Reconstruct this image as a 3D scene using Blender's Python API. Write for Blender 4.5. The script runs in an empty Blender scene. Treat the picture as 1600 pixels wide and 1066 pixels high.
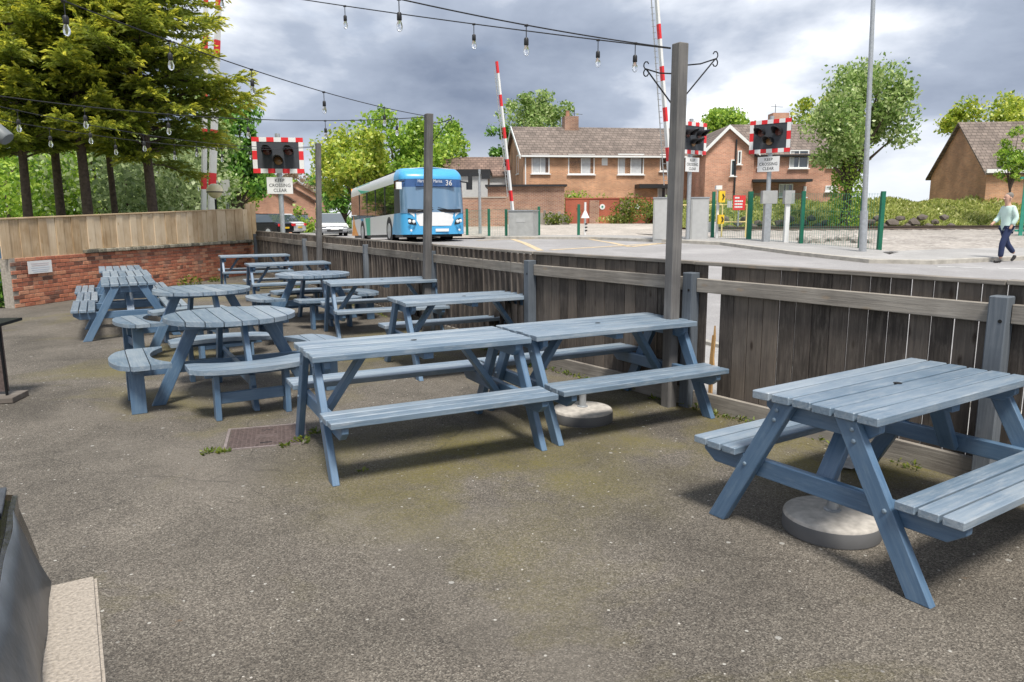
import bpy, bmesh, math, random
import numpy as np
from mathutils import Vector, Matrix
random.seed(7); rng = np.random.default_rng(7)
sc = bpy.context.scene; COL = sc.collection
R = math.radians
# ------------------------------------------------------------------ camera
CH, PITCH, ROLL, F = 1.582, R(9.7126), R(-0.32), 1142.55
cp, sp, cr, sr = math.cos(PITCH), math.sin(PITCH), math.cos(ROLL), math.sin(ROLL)
_r, _f, _u = Vector((1,0,0)), Vector((0,cp,-sp)), Vector((0,sp,cp))
RT, UP = _r*cr+_u*sr, _u*cr-_r*sr
cam = bpy.data.objects.new('camera', bpy.data.cameras.new('camera')); COL.objects.link(cam)
cam.matrix_world = Matrix(((RT.x,UP.x,-_f.x,0),(RT.y,UP.y,-_f.y,0),(RT.z,UP.z,-_f.z,CH),(0,0,0,1)))
cam.data.sensor_width = 36; cam.data.lens = F/1600*36; cam.data.clip_end = 3000; cam.data.clip_start = .05
sc.camera = cam
def at(px, py, depth):            # a place seen at this spot of the photograph, at a measured distance
    d = RT*((px-800)/F)+UP*((533-py)/F)+_f
    return Vector((0,0,CH))+d*(depth/d.y)
def gx(px, depth, z=.6):          # x of something standing at a given distance
    k = 340
    for _ in range(4):
        p = at(px, k, depth); k += (p.z-z)*F/depth
    return at(px, k, depth).x
# ------------------------------------------------------------------ world and sun
SUN_EL, SUN_AZ = R(62), R(168)    # azimuth clockwise from +Y: behind the camera, to the right
w = bpy.data.worlds.new('World'); sc.world = w; w.use_nodes = True
nt = w.node_tree; N, LK = nt.nodes, nt.links; N.clear()
out = N.new('ShaderNodeOutputWorld'); bg = N.new('ShaderNodeBackground')
sky = N.new('ShaderNodeTexSky'); sky.sky_type = 'NISHITA'; sky.sun_disc = False
sky.sun_elevation = SUN_EL; sky.sun_rotation = SUN_AZ; sky.air_density = 1.0; sky.dust_density = 1.5
tc = N.new('ShaderNodeTexCoord')
mp = N.new('ShaderNodeMapping'); mp.inputs['Scale'].default_value = (1.0,1.0,2.3); mp.inputs['Location'].default_value = (23.64,12.81,21.84)
n1 = N.new('ShaderNodeTexNoise'); n1.inputs['Scale'].default_value = 2.7; n1.inputs['Detail'].default_value = 11; n1.inputs['Roughness'].default_value = .52; n1.inputs['Distortion'].default_value = .12
LK.new(tc.outputs['Generated'], mp.inputs['Vector']); LK.new(mp.outputs[0], n1.inputs['Vector'])
cr1 = N.new('ShaderNodeValToRGB'); e = cr1.color_ramp
e.elements[0].position = .33; e.elements[0].color = (.58,.71,.98,1)
e.elements[1].position = .64; e.elements[1].color = (3.1,3.16,3.22,1)
m_ = e.elements.new(.49); m_.color = (1.12,1.28,1.58,1)
m2_ = e.elements.new(.57); m2_.color = (1.95,2.08,2.32,1)
LK.new(n1.outputs['Fac'], cr1.inputs['Fac'])
n2 = N.new('ShaderNodeTexNoise'); n2.inputs['Scale'].default_value = 1.2; n2.inputs['Detail'].default_value = 6
mp2 = N.new('ShaderNodeMapping'); mp2.inputs['Scale'].default_value = (1,1,2.5); mp2.inputs['Location'].default_value = (3.1,1.7,.4)
LK.new(tc.outputs['Generated'], mp2.inputs['Vector']); LK.new(mp2.outputs[0], n2.inputs['Vector'])
cr2 = N.new('ShaderNodeValToRGB'); cr2.color_ramp.elements[0].position = .60; cr2.color_ramp.elements[0].color = (1,1,1,1)
cr2.color_ramp.elements[1].position = .74; cr2.color_ramp.elements[1].color = (.75,.75,.75,1)
LK.new(n2.outputs['Fac'], cr2.inputs['Fac'])
mx = N.new('ShaderNodeMix'); mx.data_type = 'RGBA'
LK.new(cr2.outputs['Color'], mx.inputs['Factor']); LK.new(sky.outputs[0], mx.inputs['A']); LK.new(cr1.outputs['Color'], mx.inputs['B'])
# clouds pile up into a pale bank towards the horizon all the way round
sx = N.new('ShaderNodeSeparateXYZ'); LK.new(tc.outputs['Generated'], sx.inputs[0])
mr = N.new('ShaderNodeMapRange'); mr.inputs['From Min'].default_value = .0; mr.inputs['From Max'].default_value = .11; mr.inputs['To Min'].default_value = .75; mr.inputs['To Max'].default_value = 0
LK.new(sx.outputs['Z'], mr.inputs['Value'])
mx2 = N.new('ShaderNodeMix'); mx2.data_type = 'RGBA'; mx2.inputs['B'].default_value = (2.6,2.68,2.78,1)
LK.new(mr.outputs[0], mx2.inputs['Factor']); LK.new(mx.outputs['Result'], mx2.inputs['A'])
LK.new(mx2.outputs['Result'], bg.inputs['Color']); bg.inputs['Strength'].default_value = .128
LK.new(bg.outputs[0], out.inputs['Surface'])
sl = bpy.data.lights.new('sun', 'SUN'); sl.energy = 1.5; sl.angle = R(14); sl.color = (1,.95,.87)
so = bpy.data.objects.new('sun', sl); COL.objects.link(so)
sd = Vector((math.sin(SUN_AZ)*math.cos(SUN_EL), math.cos(SUN_AZ)*math.cos(SUN_EL), math.sin(SUN_EL)))
so.rotation_euler = sd.to_track_quat('Z','Y').to_euler(); so.location = (0,0,30)
vs = sc.view_settings; vs.view_transform = 'Standard'; vs.look = 'None'; vs.gamma = 1; vs.use_curve_mapping = False; vs.exposure = 1.75
# ------------------------------------------------------------------ materials
MATS = {}
def newmat(name):
    m = bpy.data.materials.new(name); m.use_nodes = True; MATS[name] = m
    t = m.node_tree; b = t.nodes['Principled BSDF']
    return m, t, t.nodes, t.links, b
def plain(name, col, rough=.6, metal=0., var=.12, scale=6., bump=0., emit=None):
    if name in MATS: return MATS[name]
    m, t, n, l, b = newmat(name)
    co = n.new('ShaderNodeTexCoord'); nz = n.new('ShaderNodeTexNoise'); nz.inputs['Scale'].default_value = scale; nz.inputs['Detail'].default_value = 6
    l.new(co.outputs['Object'], nz.inputs['Vector'])
    r = n.new('ShaderNodeValToRGB'); r.color_ramp.elements[0].position = .3; r.color_ramp.elements[1].position = .7
    r.color_ramp.elements[0].color = (*[c*(1-var) for c in col],1); r.color_ramp.elements[1].color = (*[min(1,c*(1+var)) for c in col],1)
    l.new(nz.outputs['Fac'], r.inputs['Fac']); l.new(r.outputs[0], b.inputs['Base Color'])
    b.inputs['Roughness'].default_value = rough; b.inputs['Metallic'].default_value = metal
    if bump:
        bp = n.new('ShaderNodeBump'); bp.inputs['Strength'].default_value = bump; bp.inputs['Distance'].default_value = .01
        l.new(nz.outputs['Fac'], bp.inputs['Height']); l.new(bp.outputs[0], b.inputs['Normal'])
    return m
def wood(name, stops, rough=.6, var=.5, grain=(1.2,28,28), bump=.25, wear=None, spec=.5, dist=.004, knots=None, chips=None):
    """boards: grain along each board's own x axis, every board its own tone"""
    m, t, n, l, b = newmat(name)
    co = n.new('ShaderNodeTexCoord'); oi = n.new('ShaderNodeObjectInfo')
    of = n.new('ShaderNodeVectorMath'); of.operation = 'ADD'
    ms = n.new('ShaderNodeMath'); ms.operation = 'MULTIPLY'; ms.inputs[1].default_value = 37.; l.new(oi.outputs['Random'], ms.inputs[0])
    l.new(co.outputs['Object'], of.inputs[0]); l.new(ms.outputs[0], of.inputs[1])
    mp = n.new('ShaderNodeMapping'); mp.inputs['Scale'].default_value = grain; l.new(of.outputs[0], mp.inputs['Vector'])
    nz = n.new('ShaderNodeTexNoise'); nz.inputs['Scale'].default_value = 2.; nz.inputs['Detail'].default_value = 8; nz.inputs['Roughness'].default_value = .65; nz.inputs['Distortion'].default_value = .6
    l.new(mp.outputs[0], nz.inputs['Vector'])
    big = n.new('ShaderNodeTexNoise'); big.inputs['Scale'].default_value = 3.5; big.inputs['Detail'].default_value = 5; l.new(of.outputs[0], big.inputs['Vector'])
    a = n.new('ShaderNodeMath'); a.operation = 'MULTIPLY_ADD'; a.inputs[1].default_value = .55; l.new(nz.outputs['Fac'], a.inputs[0])
    a2 = n.new('ShaderNodeMath'); a2.operation = 'MULTIPLY_ADD'; a2.inputs[1].default_value = .45; l.new(big.outputs['Fac'], a2.inputs[0]); l.new(a2.outputs[0], a.inputs[2])
    a3 = n.new('ShaderNodeMath'); a3.operation = 'MULTIPLY_ADD'; a3.inputs[1].default_value = var; a3.inputs[2].default_value = -var/2; l.new(oi.outputs['Random'], a3.inputs[0]); l.new(a3.outputs[0], a2.inputs[2])
    r = n.new('ShaderNodeValToRGB'); el = r.color_ramp.elements
    for i,(p,c) in enumerate(stops):
        q = el[i] if i < 2 else el.new(p)
        q.position = p; q.color = (*c,1)
    l.new(a.outputs[0], r.inputs['Fac']); cur = r.outputs[0]
    if knots:
        kv = n.new('ShaderNodeTexVoronoi'); kv.inputs['Scale'].default_value = 1.0
        km = n.new('ShaderNodeMapping'); km.inputs['Scale'].default_value = (3.2,8,8); l.new(of.outputs[0], km.inputs['Vector']); l.new(km.outputs[0], kv.inputs['Vector'])
        kr = n.new('ShaderNodeMapRange'); kr.inputs['From Min'].default_value = .06; kr.inputs['From Max'].default_value = .15; kr.inputs['To Min'].default_value = .8; kr.inputs['To Max'].default_value = 0
        l.new(kv.outputs['Distance'], kr.inputs['Value'])
        kx = n.new('ShaderNodeMix'); kx.data_type = 'RGBA'; kx.inputs['B'].default_value = (*knots,1)
        l.new(kr.outputs[0], kx.inputs['Factor']); l.new(cur, kx.inputs['A']); cur = kx.outputs['Result']
    if wear:
        wz = n.new('ShaderNodeTexNoise'); wz.inputs['Scale'].default_value = 5.; wz.inputs['Detail'].default_value = 10; wz.inputs['Roughness'].default_value = .75
        wm = n.new('ShaderNodeMapping'); wm.inputs['Scale'].default_value = (1,6,6); l.new(of.outputs[0], wm.inputs['Vector']); l.new(wm.outputs[0], wz.inputs['Vector'])
        wr = n.new('ShaderNodeMapRange'); wr.inputs['From Min'].default_value = .5; wr.inputs['From Max'].default_value = .68; wr.inputs['To Max'].default_value = .55; l.new(wz.outputs['Fac'], wr.inputs['Value'])
        wx = n.new('ShaderNodeMix'); wx.data_type = 'RGBA'; wx.inputs['B'].default_value = (*wear,1)
        l.new(wr.outputs[0], wx.inputs['Factor']); l.new(cur, wx.inputs['A']); cur = wx.outputs['Result']
    if chips:                      # paint worn through to bare wood in small scuffs
        cz = n.new('ShaderNodeTexNoise'); cz.inputs['Scale'].default_value = 9.; cz.inputs['Detail'].default_value = 12; cz.inputs['Roughness'].default_value = .8
        cm = n.new('ShaderNodeMapping'); cm.inputs['Scale'].default_value = (.8,3.5,3.5); l.new(of.outputs[0], cm.inputs['Vector']); l.new(cm.outputs[0], cz.inputs['Vector'])
        cr_ = n.new('ShaderNodeMapRange'); cr_.inputs['From Min'].default_value = .64; cr_.inputs['From Max'].default_value = .69; cr_.inputs['To Max'].default_value = .8; l.new(cz.outputs['Fac'], cr_.inputs['Value'])
        cx_ = n.new('ShaderNodeMix'); cx_.data_type = 'RGBA'; cx_.inputs['B'].default_value = (*chips,1); l.new(cr_.outputs[0], cx_.inputs['Factor']); l.new(cur, cx_.inputs['A']); cur = cx_.outputs['Result']
    l.new(cur, b.inputs['Base Color']); b.inputs['Roughness'].default_value = rough; b.inputs['Specular IOR Level'].default_value = spec
    bp = n.new('ShaderNodeBump'); bp.inputs['Strength'].default_value = bump; bp.inputs['Distance'].default_value = dist
    l.new(nz.outputs['Fac'], bp.inputs['Height']); l.new(bp.outputs[0], b.inputs['Normal'])
    return m
M = {}
M['blue'] = wood('blue_paint', [(.3,(.058,.118,.205)),(.72,(.140,.220,.315)),(.5,(.088,.160,.258))], rough=.38, var=.16, wear=(.17,.25,.34), bump=.3, spec=.7)  # legs and bearers: shade of the upright faces is put into this darker blue
M['bluetop'] = wood('blue_paint_weathered_lit', [(.28,(.105,.160,.222)),(.74,(.305,.355,.40)),(.5,(.185,.245,.310))], rough=.36, var=.28, wear=(.40,.43,.45), bump=.7, spec=.8, chips=(.50,.49,.46))  # table and seat boards: weathered paint, with pale sky sheen also mixed into the colour
M['fence'] = wood('dark_stain', [(.28,(.042,.036,.032)),(.78,(.19,.158,.13)),(.5,(.098,.083,.072))], rough=.85, var=.30, bump=.6, wear=(.19,.165,.14), spec=.2, knots=(.03,.02,.015))
M['rail'] = wood('weathered_rail', [(.28,(.11,.098,.085)),(.72,(.38,.345,.30)),(.5,(.235,.212,.185))], rough=.85, var=.2, bump=.7, spec=.2, knots=(.30,.24,.18))
M['post'] = wood('grey_post', [(.28,(.070,.068,.068)),(.72,(.205,.195,.185)),(.5,(.125,.12,.118))], rough=.8, var=.15, bump=.6, spec=.25)
M['bluepost'] = wood('blue_grey_post', [(.28,(.075,.088,.105)),(.72,(.20,.215,.235)),(.5,(.125,.143,.165))], rough=.75, var=.15, bump=.5, spec=.25, knots=(.05,.05,.05))
M['newwood'] = wood('new_timber', [(.25,(.36,.24,.13)),(.75,(.70,.57,.41)),(.5,(.56,.42,.27))], rough=.75, var=.34, bump=.3, spec=.25, grain=(1,16,16), knots=(.40,.25,.12))
M['split'] = wood('split_wood', [(.3,(.45,.25,.09)),(.7,(.66,.42,.2)),(.5,(.55,.33,.13))], rough=.8)
M['shedwood'] = wood('old_grey_boards', [(.3,(.12,.10,.085)),(.7,(.32,.29,.25)),(.5,(.2,.18,.155))], rough=.85, grain=(1,8,8))
M['iron'] = plain('black_iron', (.014,.015,.017), .45, .6)
M['cable'] = plain('black_cable', (.012,.012,.014), .5)
M['steel'] = plain('galvanised', (.42,.44,.46), .45, .5, .12, 14)
M['bolt'] = plain('painted_bolt', (.22,.29,.36), .4, .3)
M['hole'] = plain('dark_hole', (.006,.006,.007), .9)
M['concrete'] = plain('concrete', (.46,.43,.39), .9, 0, .22, 22, .5)
M['slab'] = plain('stone_slab', (.36,.315,.265), .95, 0, .3, 110, .8)
M['mortar'] = plain('mortar', (.33,.295,.25), .95, 0, .25, 25, .5)
M['castiron'] = plain('rusty_iron', (.115,.085,.078), .75, .2, .3, 30, .5)
M['greypaint'] = plain('grey_paint', (.45,.455,.45), .5, 0, .06)
M['cabinet'] = plain('cabinet_grey', (.40,.405,.395), .55, .1, .1, 5)
M['white'] = plain('white_paint', (.76,.76,.75), .45, 0, .04)
M['red'] = plain('red_paint', (.72,.028,.035), .45, 0, .05)
M['signblack'] = plain('sign_black', (.018,.019,.022), .5)
M['board'] = plain('board_grey', (.045,.05,.06), .6)
M['lensred'] = plain('lens_red', (.10,.03,.025), .2)
M['lensamber'] = plain('lens_amber', (.22,.12,.05), .2)
M['greenpost'] = plain('green_post', (.008,.13,.075), .5)
M['greenfence'] = plain('green_palisade', (.03,.24,.17), .5)
M['yellow'] = plain('yellow_paint', (.85,.56,.03), .5)
M['paleyellow'] = plain('pale_yellow_rail', (.75,.62,.26), .6)
M['upvc'] = plain('upvc', (.78,.79,.78), .35, 0, .03)
M['gutter'] = plain('black_gutter', (.02,.02,.022), .5)
M['curtain'] = plain('curtain', (.55,.56,.57), .9, 0, .1)
M['tyre'] = plain('tyre', (.018,.018,.019), .85)
M['rim'] = plain('rim', (.45,.46,.47), .4, .5)
M['busblue'] = plain('bus_blue', (.07,.36,.66), .3, 0, .03)
M['buswhite'] = plain('bus_white', (.74,.745,.75), .28, 0, .03)
M['busorange'] = plain('bus_orange', (.86,.33,.02), .3)
M['busgreen'] = plain('bus_green', (.01,.46,.30), .3)
M['busdark'] = plain('bus_dark', (.012,.013,.015), .5)
M['dest'] = plain('display_glass', (.045,.10,.24), .12)
M['plastic'] = plain('black_plastic', (.010,.010,.012), .22, 0, .2, 8, .6)
M['sheet'] = plain('grey_sheet', (.075,.085,.098), .4, 0, .25, 12, .5)
M['slate'] = plain('slate', (.048,.054,.064), .5, 0, .3, 30, .3)
M['litter'] = plain('litter_plastic', (.62,.62,.62), .4)
M['bluegate'] = plain('blue_gate', (.055,.115,.21), .5, 0, .15)
M['mint'] = plain('mint_coat', (.56,.72,.66), .85, 0, .06)
M['navy'] = plain('navy_trousers', (.018,.03,.085), .85)
M['skin'] = plain('skin', (.55,.33,.24), .55, 0, .05)
M['hair'] = plain('grey_hair', (.20,.18,.16), .8)
M['shoe'] = plain('dark_shoe', (.02,.018,.018), .5)
M['bark'] = plain('bark', (.085,.062,.048), .9, 0, .4, 14, .8)
M['globe'] = plain('globe_glass', (.88,.78,.52), .3)
M['carblack'] = plain('car_black', (.012,.012,.015), .2, .2)
M['carsilver'] = plain('car_silver', (.42,.44,.46), .25, .5)
M['carwhite'] = plain('car_white', (.62,.63,.64), .25)
M['carmaroon'] = plain('car_maroon', (.06,.02,.022), .25)
M['aluminium'] = plain('rail_steel', (.10,.075,.06), .5, .5)
M['sleeper'] = plain('sleeper_timber', (.12,.10,.085), .9)
M['yellowline'] = plain('worn_yellow_line', (.56,.44,.28), .85, 0, .25, 9)
M['whiteline'] = plain('worn_white_line', (.60,.60,.58), .85, 0, .25, 9)
M['kerb'] = plain('kerb_stone', (.40,.375,.33), .9, 0, .2, 6, .3)
M['pink'] = plain('pale_pink_chimney_pot', (.38,.2,.13), .9)
def glass(name, col, rough=.04):
    m, t, n, l, b = newmat(name); b.inputs['Base Color'].default_value = (*col,1); b.inputs['Roughness'].default_value = rough
    b.inputs['Specular IOR Level'].default_value = .9; b.inputs['Coat Weight'].default_value = .6; b.inputs['Coat Roughness'].default_value = .03
    co = n.new('ShaderNodeTexCoord'); nz = n.new('ShaderNodeTexNoise'); nz.inputs['Scale'].default_value = 1.6; l.new(co.outputs['Object'], nz.inputs['Vector'])
    bp = n.new('ShaderNodeBump'); bp.inputs['Strength'].default_value = .06; l.new(nz.outputs['Fac'], bp.inputs['Height']); l.new(bp.outputs[0], b.inputs['Normal'])
    return m
M['glass'] = glass('window_glass', (.05,.07,.09)); M['busglass'] = glass('bus_glass', (.022,.03,.02)); M['screen'] = glass('windscreen_glass', (.13,.22,.33))
def clear():
    m, t, n, l, b = newmat('bulb_glass'); b.inputs['Base Color'].default_value = (.95,.96,.97,1); b.inputs['Roughness'].default_value = .03
    b.inputs['Transmission Weight'].default_value = .95; b.inputs['IOR'].default_value = 1.25
    return m
M['bulb'] = clear()
def brick(name, c1, c2, mort, scale, bump=.3):
    m, t, n, l, b = newmat(name); co = n.new('ShaderNodeTexCoord')
    # courses laid on upright faces: u along the wall, v up
    s = n.new('ShaderNodeSeparateXYZ'); l.new(co.outputs['Object'], s.inputs[0])
    ad = n.new('ShaderNodeMath'); ad.operation = 'ADD'; l.new(s.outputs['X'], ad.inputs[0]); l.new(s.outputs['Y'], ad.inputs[1])
    cb = n.new('ShaderNodeCombineXYZ'); l.new(ad.outputs[0], cb.inputs['X']); l.new(s.outputs['Z'], cb.inputs['Y'])
    k = n.new('ShaderNodeTexBrick'); k.inputs['Scale'].default_value = scale; k.inputs['Color1'].default_value = (*c1,1); k.inputs['Color2'].default_value = (*c2,1); k.inputs['Mortar'].default_value = (*mort,1)
    k.inputs['Mortar Size'].default_value = .012; k.inputs['Brick Width'].default_value = .225; k.inputs['Row Height'].default_value = .075; k.inputs['Bias'].default_value = -.1
    l.new(cb.outputs[0], k.inputs['Vector'])
    nz = n.new('ShaderNodeTexNoise'); nz.inputs['Scale'].default_value = .7; nz.inputs['Detail'].default_value = 7; l.new(co.outputs['Object'], nz.inputs['Vector'])
    hs = n.new('ShaderNodeHueSaturation'); mr = n.new('ShaderNodeMapRange'); mr.inputs['From Min'].default_value = .25; mr.inputs['From Max'].default_value = .75; mr.inputs['To Min'].default_value = .6; mr.inputs['To Max'].default_value = 1.3; l.new(nz.outputs['Fac'], mr.inputs['Value']); l.new(mr.outputs[0], hs.inputs['Value'])
    l.new(k.outputs['Color'], hs.inputs['Color']); l.new(hs.outputs[0], b.inputs['Base Color']); b.inputs['Roughness'].default_value = .9
    bp = n.new('ShaderNodeBump'); bp.inputs['Strength'].default_value = bump; bp.inputs['Distance'].default_value = .01; bp.invert = True; l.new(k.outputs['Fac'], bp.inputs['Height']); l.new(bp.outputs[0], b.inputs['Normal'])
    return m
M['brickA'] = brick('orange_brick', (.60,.29,.15), (.43,.195,.10), (.50,.38,.27), 1)
M['brickB'] = brick('red_brick', (.56,.255,.16), (.40,.165,.105), (.48,.36,.28), 1)
M['brickC'] = brick('mottled_brick', (.40,.2,.12), (.26,.11,.07), (.40,.33,.27), 1)
M['brickD'] = brick('garden_red_brick', (.42,.10,.055), (.34,.085,.05), (.36,.14,.09), 1)
def solobrick():
    m, t, n, l, b = newmat('old_brick'); oi = n.new('ShaderNodeObjectInfo'); co = n.new('ShaderNodeTexCoord')
    r = n.new('ShaderNodeValToRGB'); el = r.color_ramp.elements
    el[0].position = 0; el[0].color = (.13,.07,.05,1); el[1].position = 1; el[1].color = (.54,.225,.125,1)
    for p,c in ((.1,(.27,.10,.062)),(.3,(.41,.145,.085)),(.6,(.49,.18,.10)),(.85,(.52,.27,.17))): q = el.new(p); q.color = (*c,1)
    l.new(oi.outputs['Random'], r.inputs['Fac'])
    nz = n.new('ShaderNodeTexNoise'); nz.inputs['Scale'].default_value = 16; nz.inputs['Detail'].default_value = 8
    geo = n.new('ShaderNodeNewGeometry'); l.new(geo.outputs['Position'], nz.inputs['Vector'])
    hs = n.new('ShaderNodeHueSaturation'); mr = n.new('ShaderNodeMapRange'); mr.inputs['To Min'].default_value = .55; mr.inputs['To Max'].default_value = 1.45; l.new(nz.outputs['Fac'], mr.inputs['Value']); l.new(mr.outputs[0], hs.inputs['Value']); l.new(r.outputs[0], hs.inputs['Color'])
    # pale lime bloom and dark grime in patches
    n2 = n.new('ShaderNodeTexNoise'); n2.inputs['Scale'].default_value = 1.3; n2.inputs['Detail'].default_value = 9; n2.inputs['Roughness'].default_value = .7; l.new(geo.outputs['Position'], n2.inputs['Vector'])
    m2 = n.new('ShaderNodeMapRange'); m2.inputs['From Min'].default_value = .54; m2.inputs['From Max'].default_value = .7; m2.inputs['To Max'].default_value = .6; l.new(n2.outputs['Fac'], m2.inputs['Value'])
    mx = n.new('ShaderNodeMix'); mx.data_type = 'RGBA'; mx.inputs['B'].default_value = (.36,.27,.21,1); l.new(m2.outputs[0], mx.inputs['Factor']); l.new(hs.outputs[0], mx.inputs['A'])
    l.new(mx.outputs['Result'], b.inputs['Base Color']); b.inputs['Roughness'].default_value = .92
    bp = n.new('ShaderNodeBump'); bp.inputs['Strength'].default_value = .5; bp.inputs['Distance'].default_value = .01; l.new(nz.outputs['Fac'], bp.inputs['Height']); l.new(bp.outputs[0], b.inputs['Normal'])
    return m
M['solobrick'] = solobrick(); M['copingbrick'] = wood('mossy_coping', [(.3,(.10,.095,.075)),(.7,(.38,.34,.27)),(.5,(.24,.22,.165))], rough=.95, var=.4, grain=(14,14,14))
def roofmat(name, c):
    m, t, n, l, b = newmat(name); co = n.new('ShaderNodeTexCoord')
    k = n.new('ShaderNodeTexBrick'); k.inputs['Color1'].default_value = (*[x*1.15 for x in c],1); k.inputs['Color2'].default_value = (*[x*.8 for x in c],1); k.inputs['Mortar'].default_value = (*[x*.45 for x in c],1)
    k.inputs['Scale'].default_value = 1; k.inputs['Brick Width'].default_value = .33; k.inputs['Row Height'].default_value = .2; k.inputs['Mortar Size'].default_value = .02
    s = n.new('ShaderNodeSeparateXYZ'); l.new(co.outputs['Object'], s.inputs[0])
    cb = n.new('ShaderNodeCombineXYZ'); l.new(s.outputs['X'], cb.inputs['X']); l.new(s.outputs['Z'], cb.inputs['Y']); l.new(cb.outputs[0], k.inputs['Vector'])
    nz = n.new('ShaderNodeTexNoise'); nz.inputs['Scale'].default_value = 1.1; nz.inputs['Detail'].default_value = 8; nz.inputs['Roughness'].default_value = .7; l.new(co.outputs['Object'], nz.inputs['Vector'])
    hs = n.new('ShaderNodeHueSaturation'); mr = n.new('ShaderNodeMapRange'); mr.inputs['From Min'].default_value = .3; mr.inputs['From Max'].default_value = .7; mr.inputs['To Min'].default_value = .6; mr.inputs['To Max'].default_value = 1.35; l.new(nz.outputs['Fac'], mr.inputs['Value']); l.new(mr.outputs[0], hs.inputs['Value']); l.new(k.outputs['Color'], hs.inputs['Color'])
    l.new(hs.outputs[0], b.inputs['Base Color']); b.inputs['Roughness'].default_value = .9
    return m
M['roofbrown'] = roofmat('brown_tiles', (.20,.16,.135)); M['rooffar'] = roofmat('far_tiles', (.21,.14,.11))
def asphalt(name, base, speck, moss=0., fine=170, spots=0., calm=0.):
    m, t, n, l, b = newmat(name); geo = n.new('ShaderNodeNewGeometry'); P = geo.outputs['Position']
    def noise(s, d=6, r=.6, dist=0):
        k = n.new('ShaderNodeTexNoise'); k.inputs['Scale'].default_value = s; k.inputs['Detail'].default_value = d; k.inputs['Roughness'].default_value = r; k.inputs['Distortion'].default_value = dist; l.new(P, k.inputs['Vector']); return k.outputs['Fac']
    def rng_(v, a, c, lo, hi):
        k = n.new('ShaderNodeMapRange'); k.inputs['From Min'].default_value = a; k.inputs['From Max'].default_value = c; k.inputs['To Min'].default_value = lo; k.inputs['To Max'].default_value = hi; l.new(v, k.inputs['Value']); return k.outputs[0]
    def mix(f, a, col):
        k = n.new('ShaderNodeMix'); k.data_type = 'RGBA'; l.new(f, k.inputs['Factor']); l.new(a, k.inputs['A'])
        if isinstance(col, tuple): k.inputs['B'].default_value = (*col,1)
        else: l.new(col, k.inputs['B'])
        return k.outputs['Result']
    def mul(a, c):
        k = n.new('ShaderNodeMath'); k.operation = 'MULTIPLY'; l.new(a, k.inputs[0])
        if isinstance(c, float): k.inputs[1].default_value = c
        else: l.new(c, k.inputs[1])
        return k.outputs[0]
    vor = n.new('ShaderNodeTexVoronoi'); vor.inputs['Scale'].default_value = fine; l.new(P, vor.inputs['Vector'])
    vs_ = n.new('ShaderNodeSeparateColor'); l.new(vor.outputs['Color'], vs_.inputs[0])
    r = n.new('ShaderNodeValToRGB'); r.color_ramp.elements[0].color = (*[c*(.45+.45*calm) for c in base],1); r.color_ramp.elements[1].color = (*speck,1)
    r.color_ramp.elements[0].position = .0; r.color_ramp.elements[1].position = 1.
    q = r.color_ramp.elements.new(.55); q.color = (*base,1); q = r.color_ramp.elements.new(.9); q.color = (*[x*(1.5-.4*calm) for x in base],1)
    l.new(vs_.outputs[0], r.inputs['Fac']); c = r.outputs[0]
    pat = noise(.9, 9, .62, .4); hs = n.new('ShaderNodeHueSaturation'); l.new(rng_(pat,.3,.7,.6+.32*calm,1.36-.28*calm), hs.inputs['Value']); l.new(c, hs.inputs['Color']); c = hs.outputs[0]
    # dusty pale areas
    c = mix(rng_(noise(.55,7,.6,.3),.5,.68,0,.5), c, tuple(x*1.55+.01 for x in base))
    if moss:
        mk = rng_(noise(.42,9,.6,.5), .52,.68,0,moss)
        for (mx_,my_,ra) in ((-.2,4.55,1.5),(1.1,5.4,1.5),(2.3,4.7,1.2),(-1.3,8.8,1.6)):      # moss keeps to the damp ground round the tables
            vd = n.new('ShaderNodeVectorMath'); vd.operation = 'DISTANCE'; l.new(P, vd.inputs[0]); vd.inputs[1].default_value = (mx_,my_,0)
            sp2 = mul(rng_(vd.outputs['Value'],ra*.3,ra,1.,0.), rng_(noise(1.4,8,.65,.4),.36,.6,0,moss)); k = n.new('ShaderNodeMath'); k.operation = 'MAXIMUM'; l.new(mk,k.inputs[0]); l.new(sp2,k.inputs[1]); mk = k.outputs[0]
        mk = mul(mk, rng_(noise(55,3,.6),.32,.6,.25,1.))
        c = mix(mk, c, (.160,.138,.034))
        rk = rng_(noise(3.2,10,.75), .66,.72,0,.55); rk = mul(rk, rng_(noise(.8,4),.5,.6,0,1.)); c = mix(rk, c, (.26,.12,.03))
    if moss:
        for sc2,thk,am in ((.33,.0028,.38),(.9,.005,.2)):
            ve = n.new('ShaderNodeTexVoronoi'); ve.feature = 'DISTANCE_TO_EDGE'; ve.inputs['Scale'].default_value = sc2
            wn2 = n.new('ShaderNodeTexNoise'); wn2.inputs['Scale'].default_value = 2.2; wn2.inputs['Detail'].default_value = 8; l.new(P, wn2.inputs['Vector'])
            sc3 = n.new('ShaderNodeVectorMath'); sc3.operation = 'MULTIPLY_ADD'; l.new(wn2.outputs['Color'], sc3.inputs[0]); sc3.inputs[1].default_value = (.55,.55,0); l.new(P, sc3.inputs[2]); l.new(sc3.outputs[0], ve.inputs['Vector'])
            ck = mul(rng_(ve.outputs['Distance'],thk*.4,thk,am,0.), rng_(noise(.7,4),.47,.56,0,1.)); c = mix(ck, c, (.03,.027,.024))
        c = mix(rng_(noise(1.9,10,.7,.8),.60,.72,0,.45), c, tuple(x*.5 for x in base))
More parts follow.
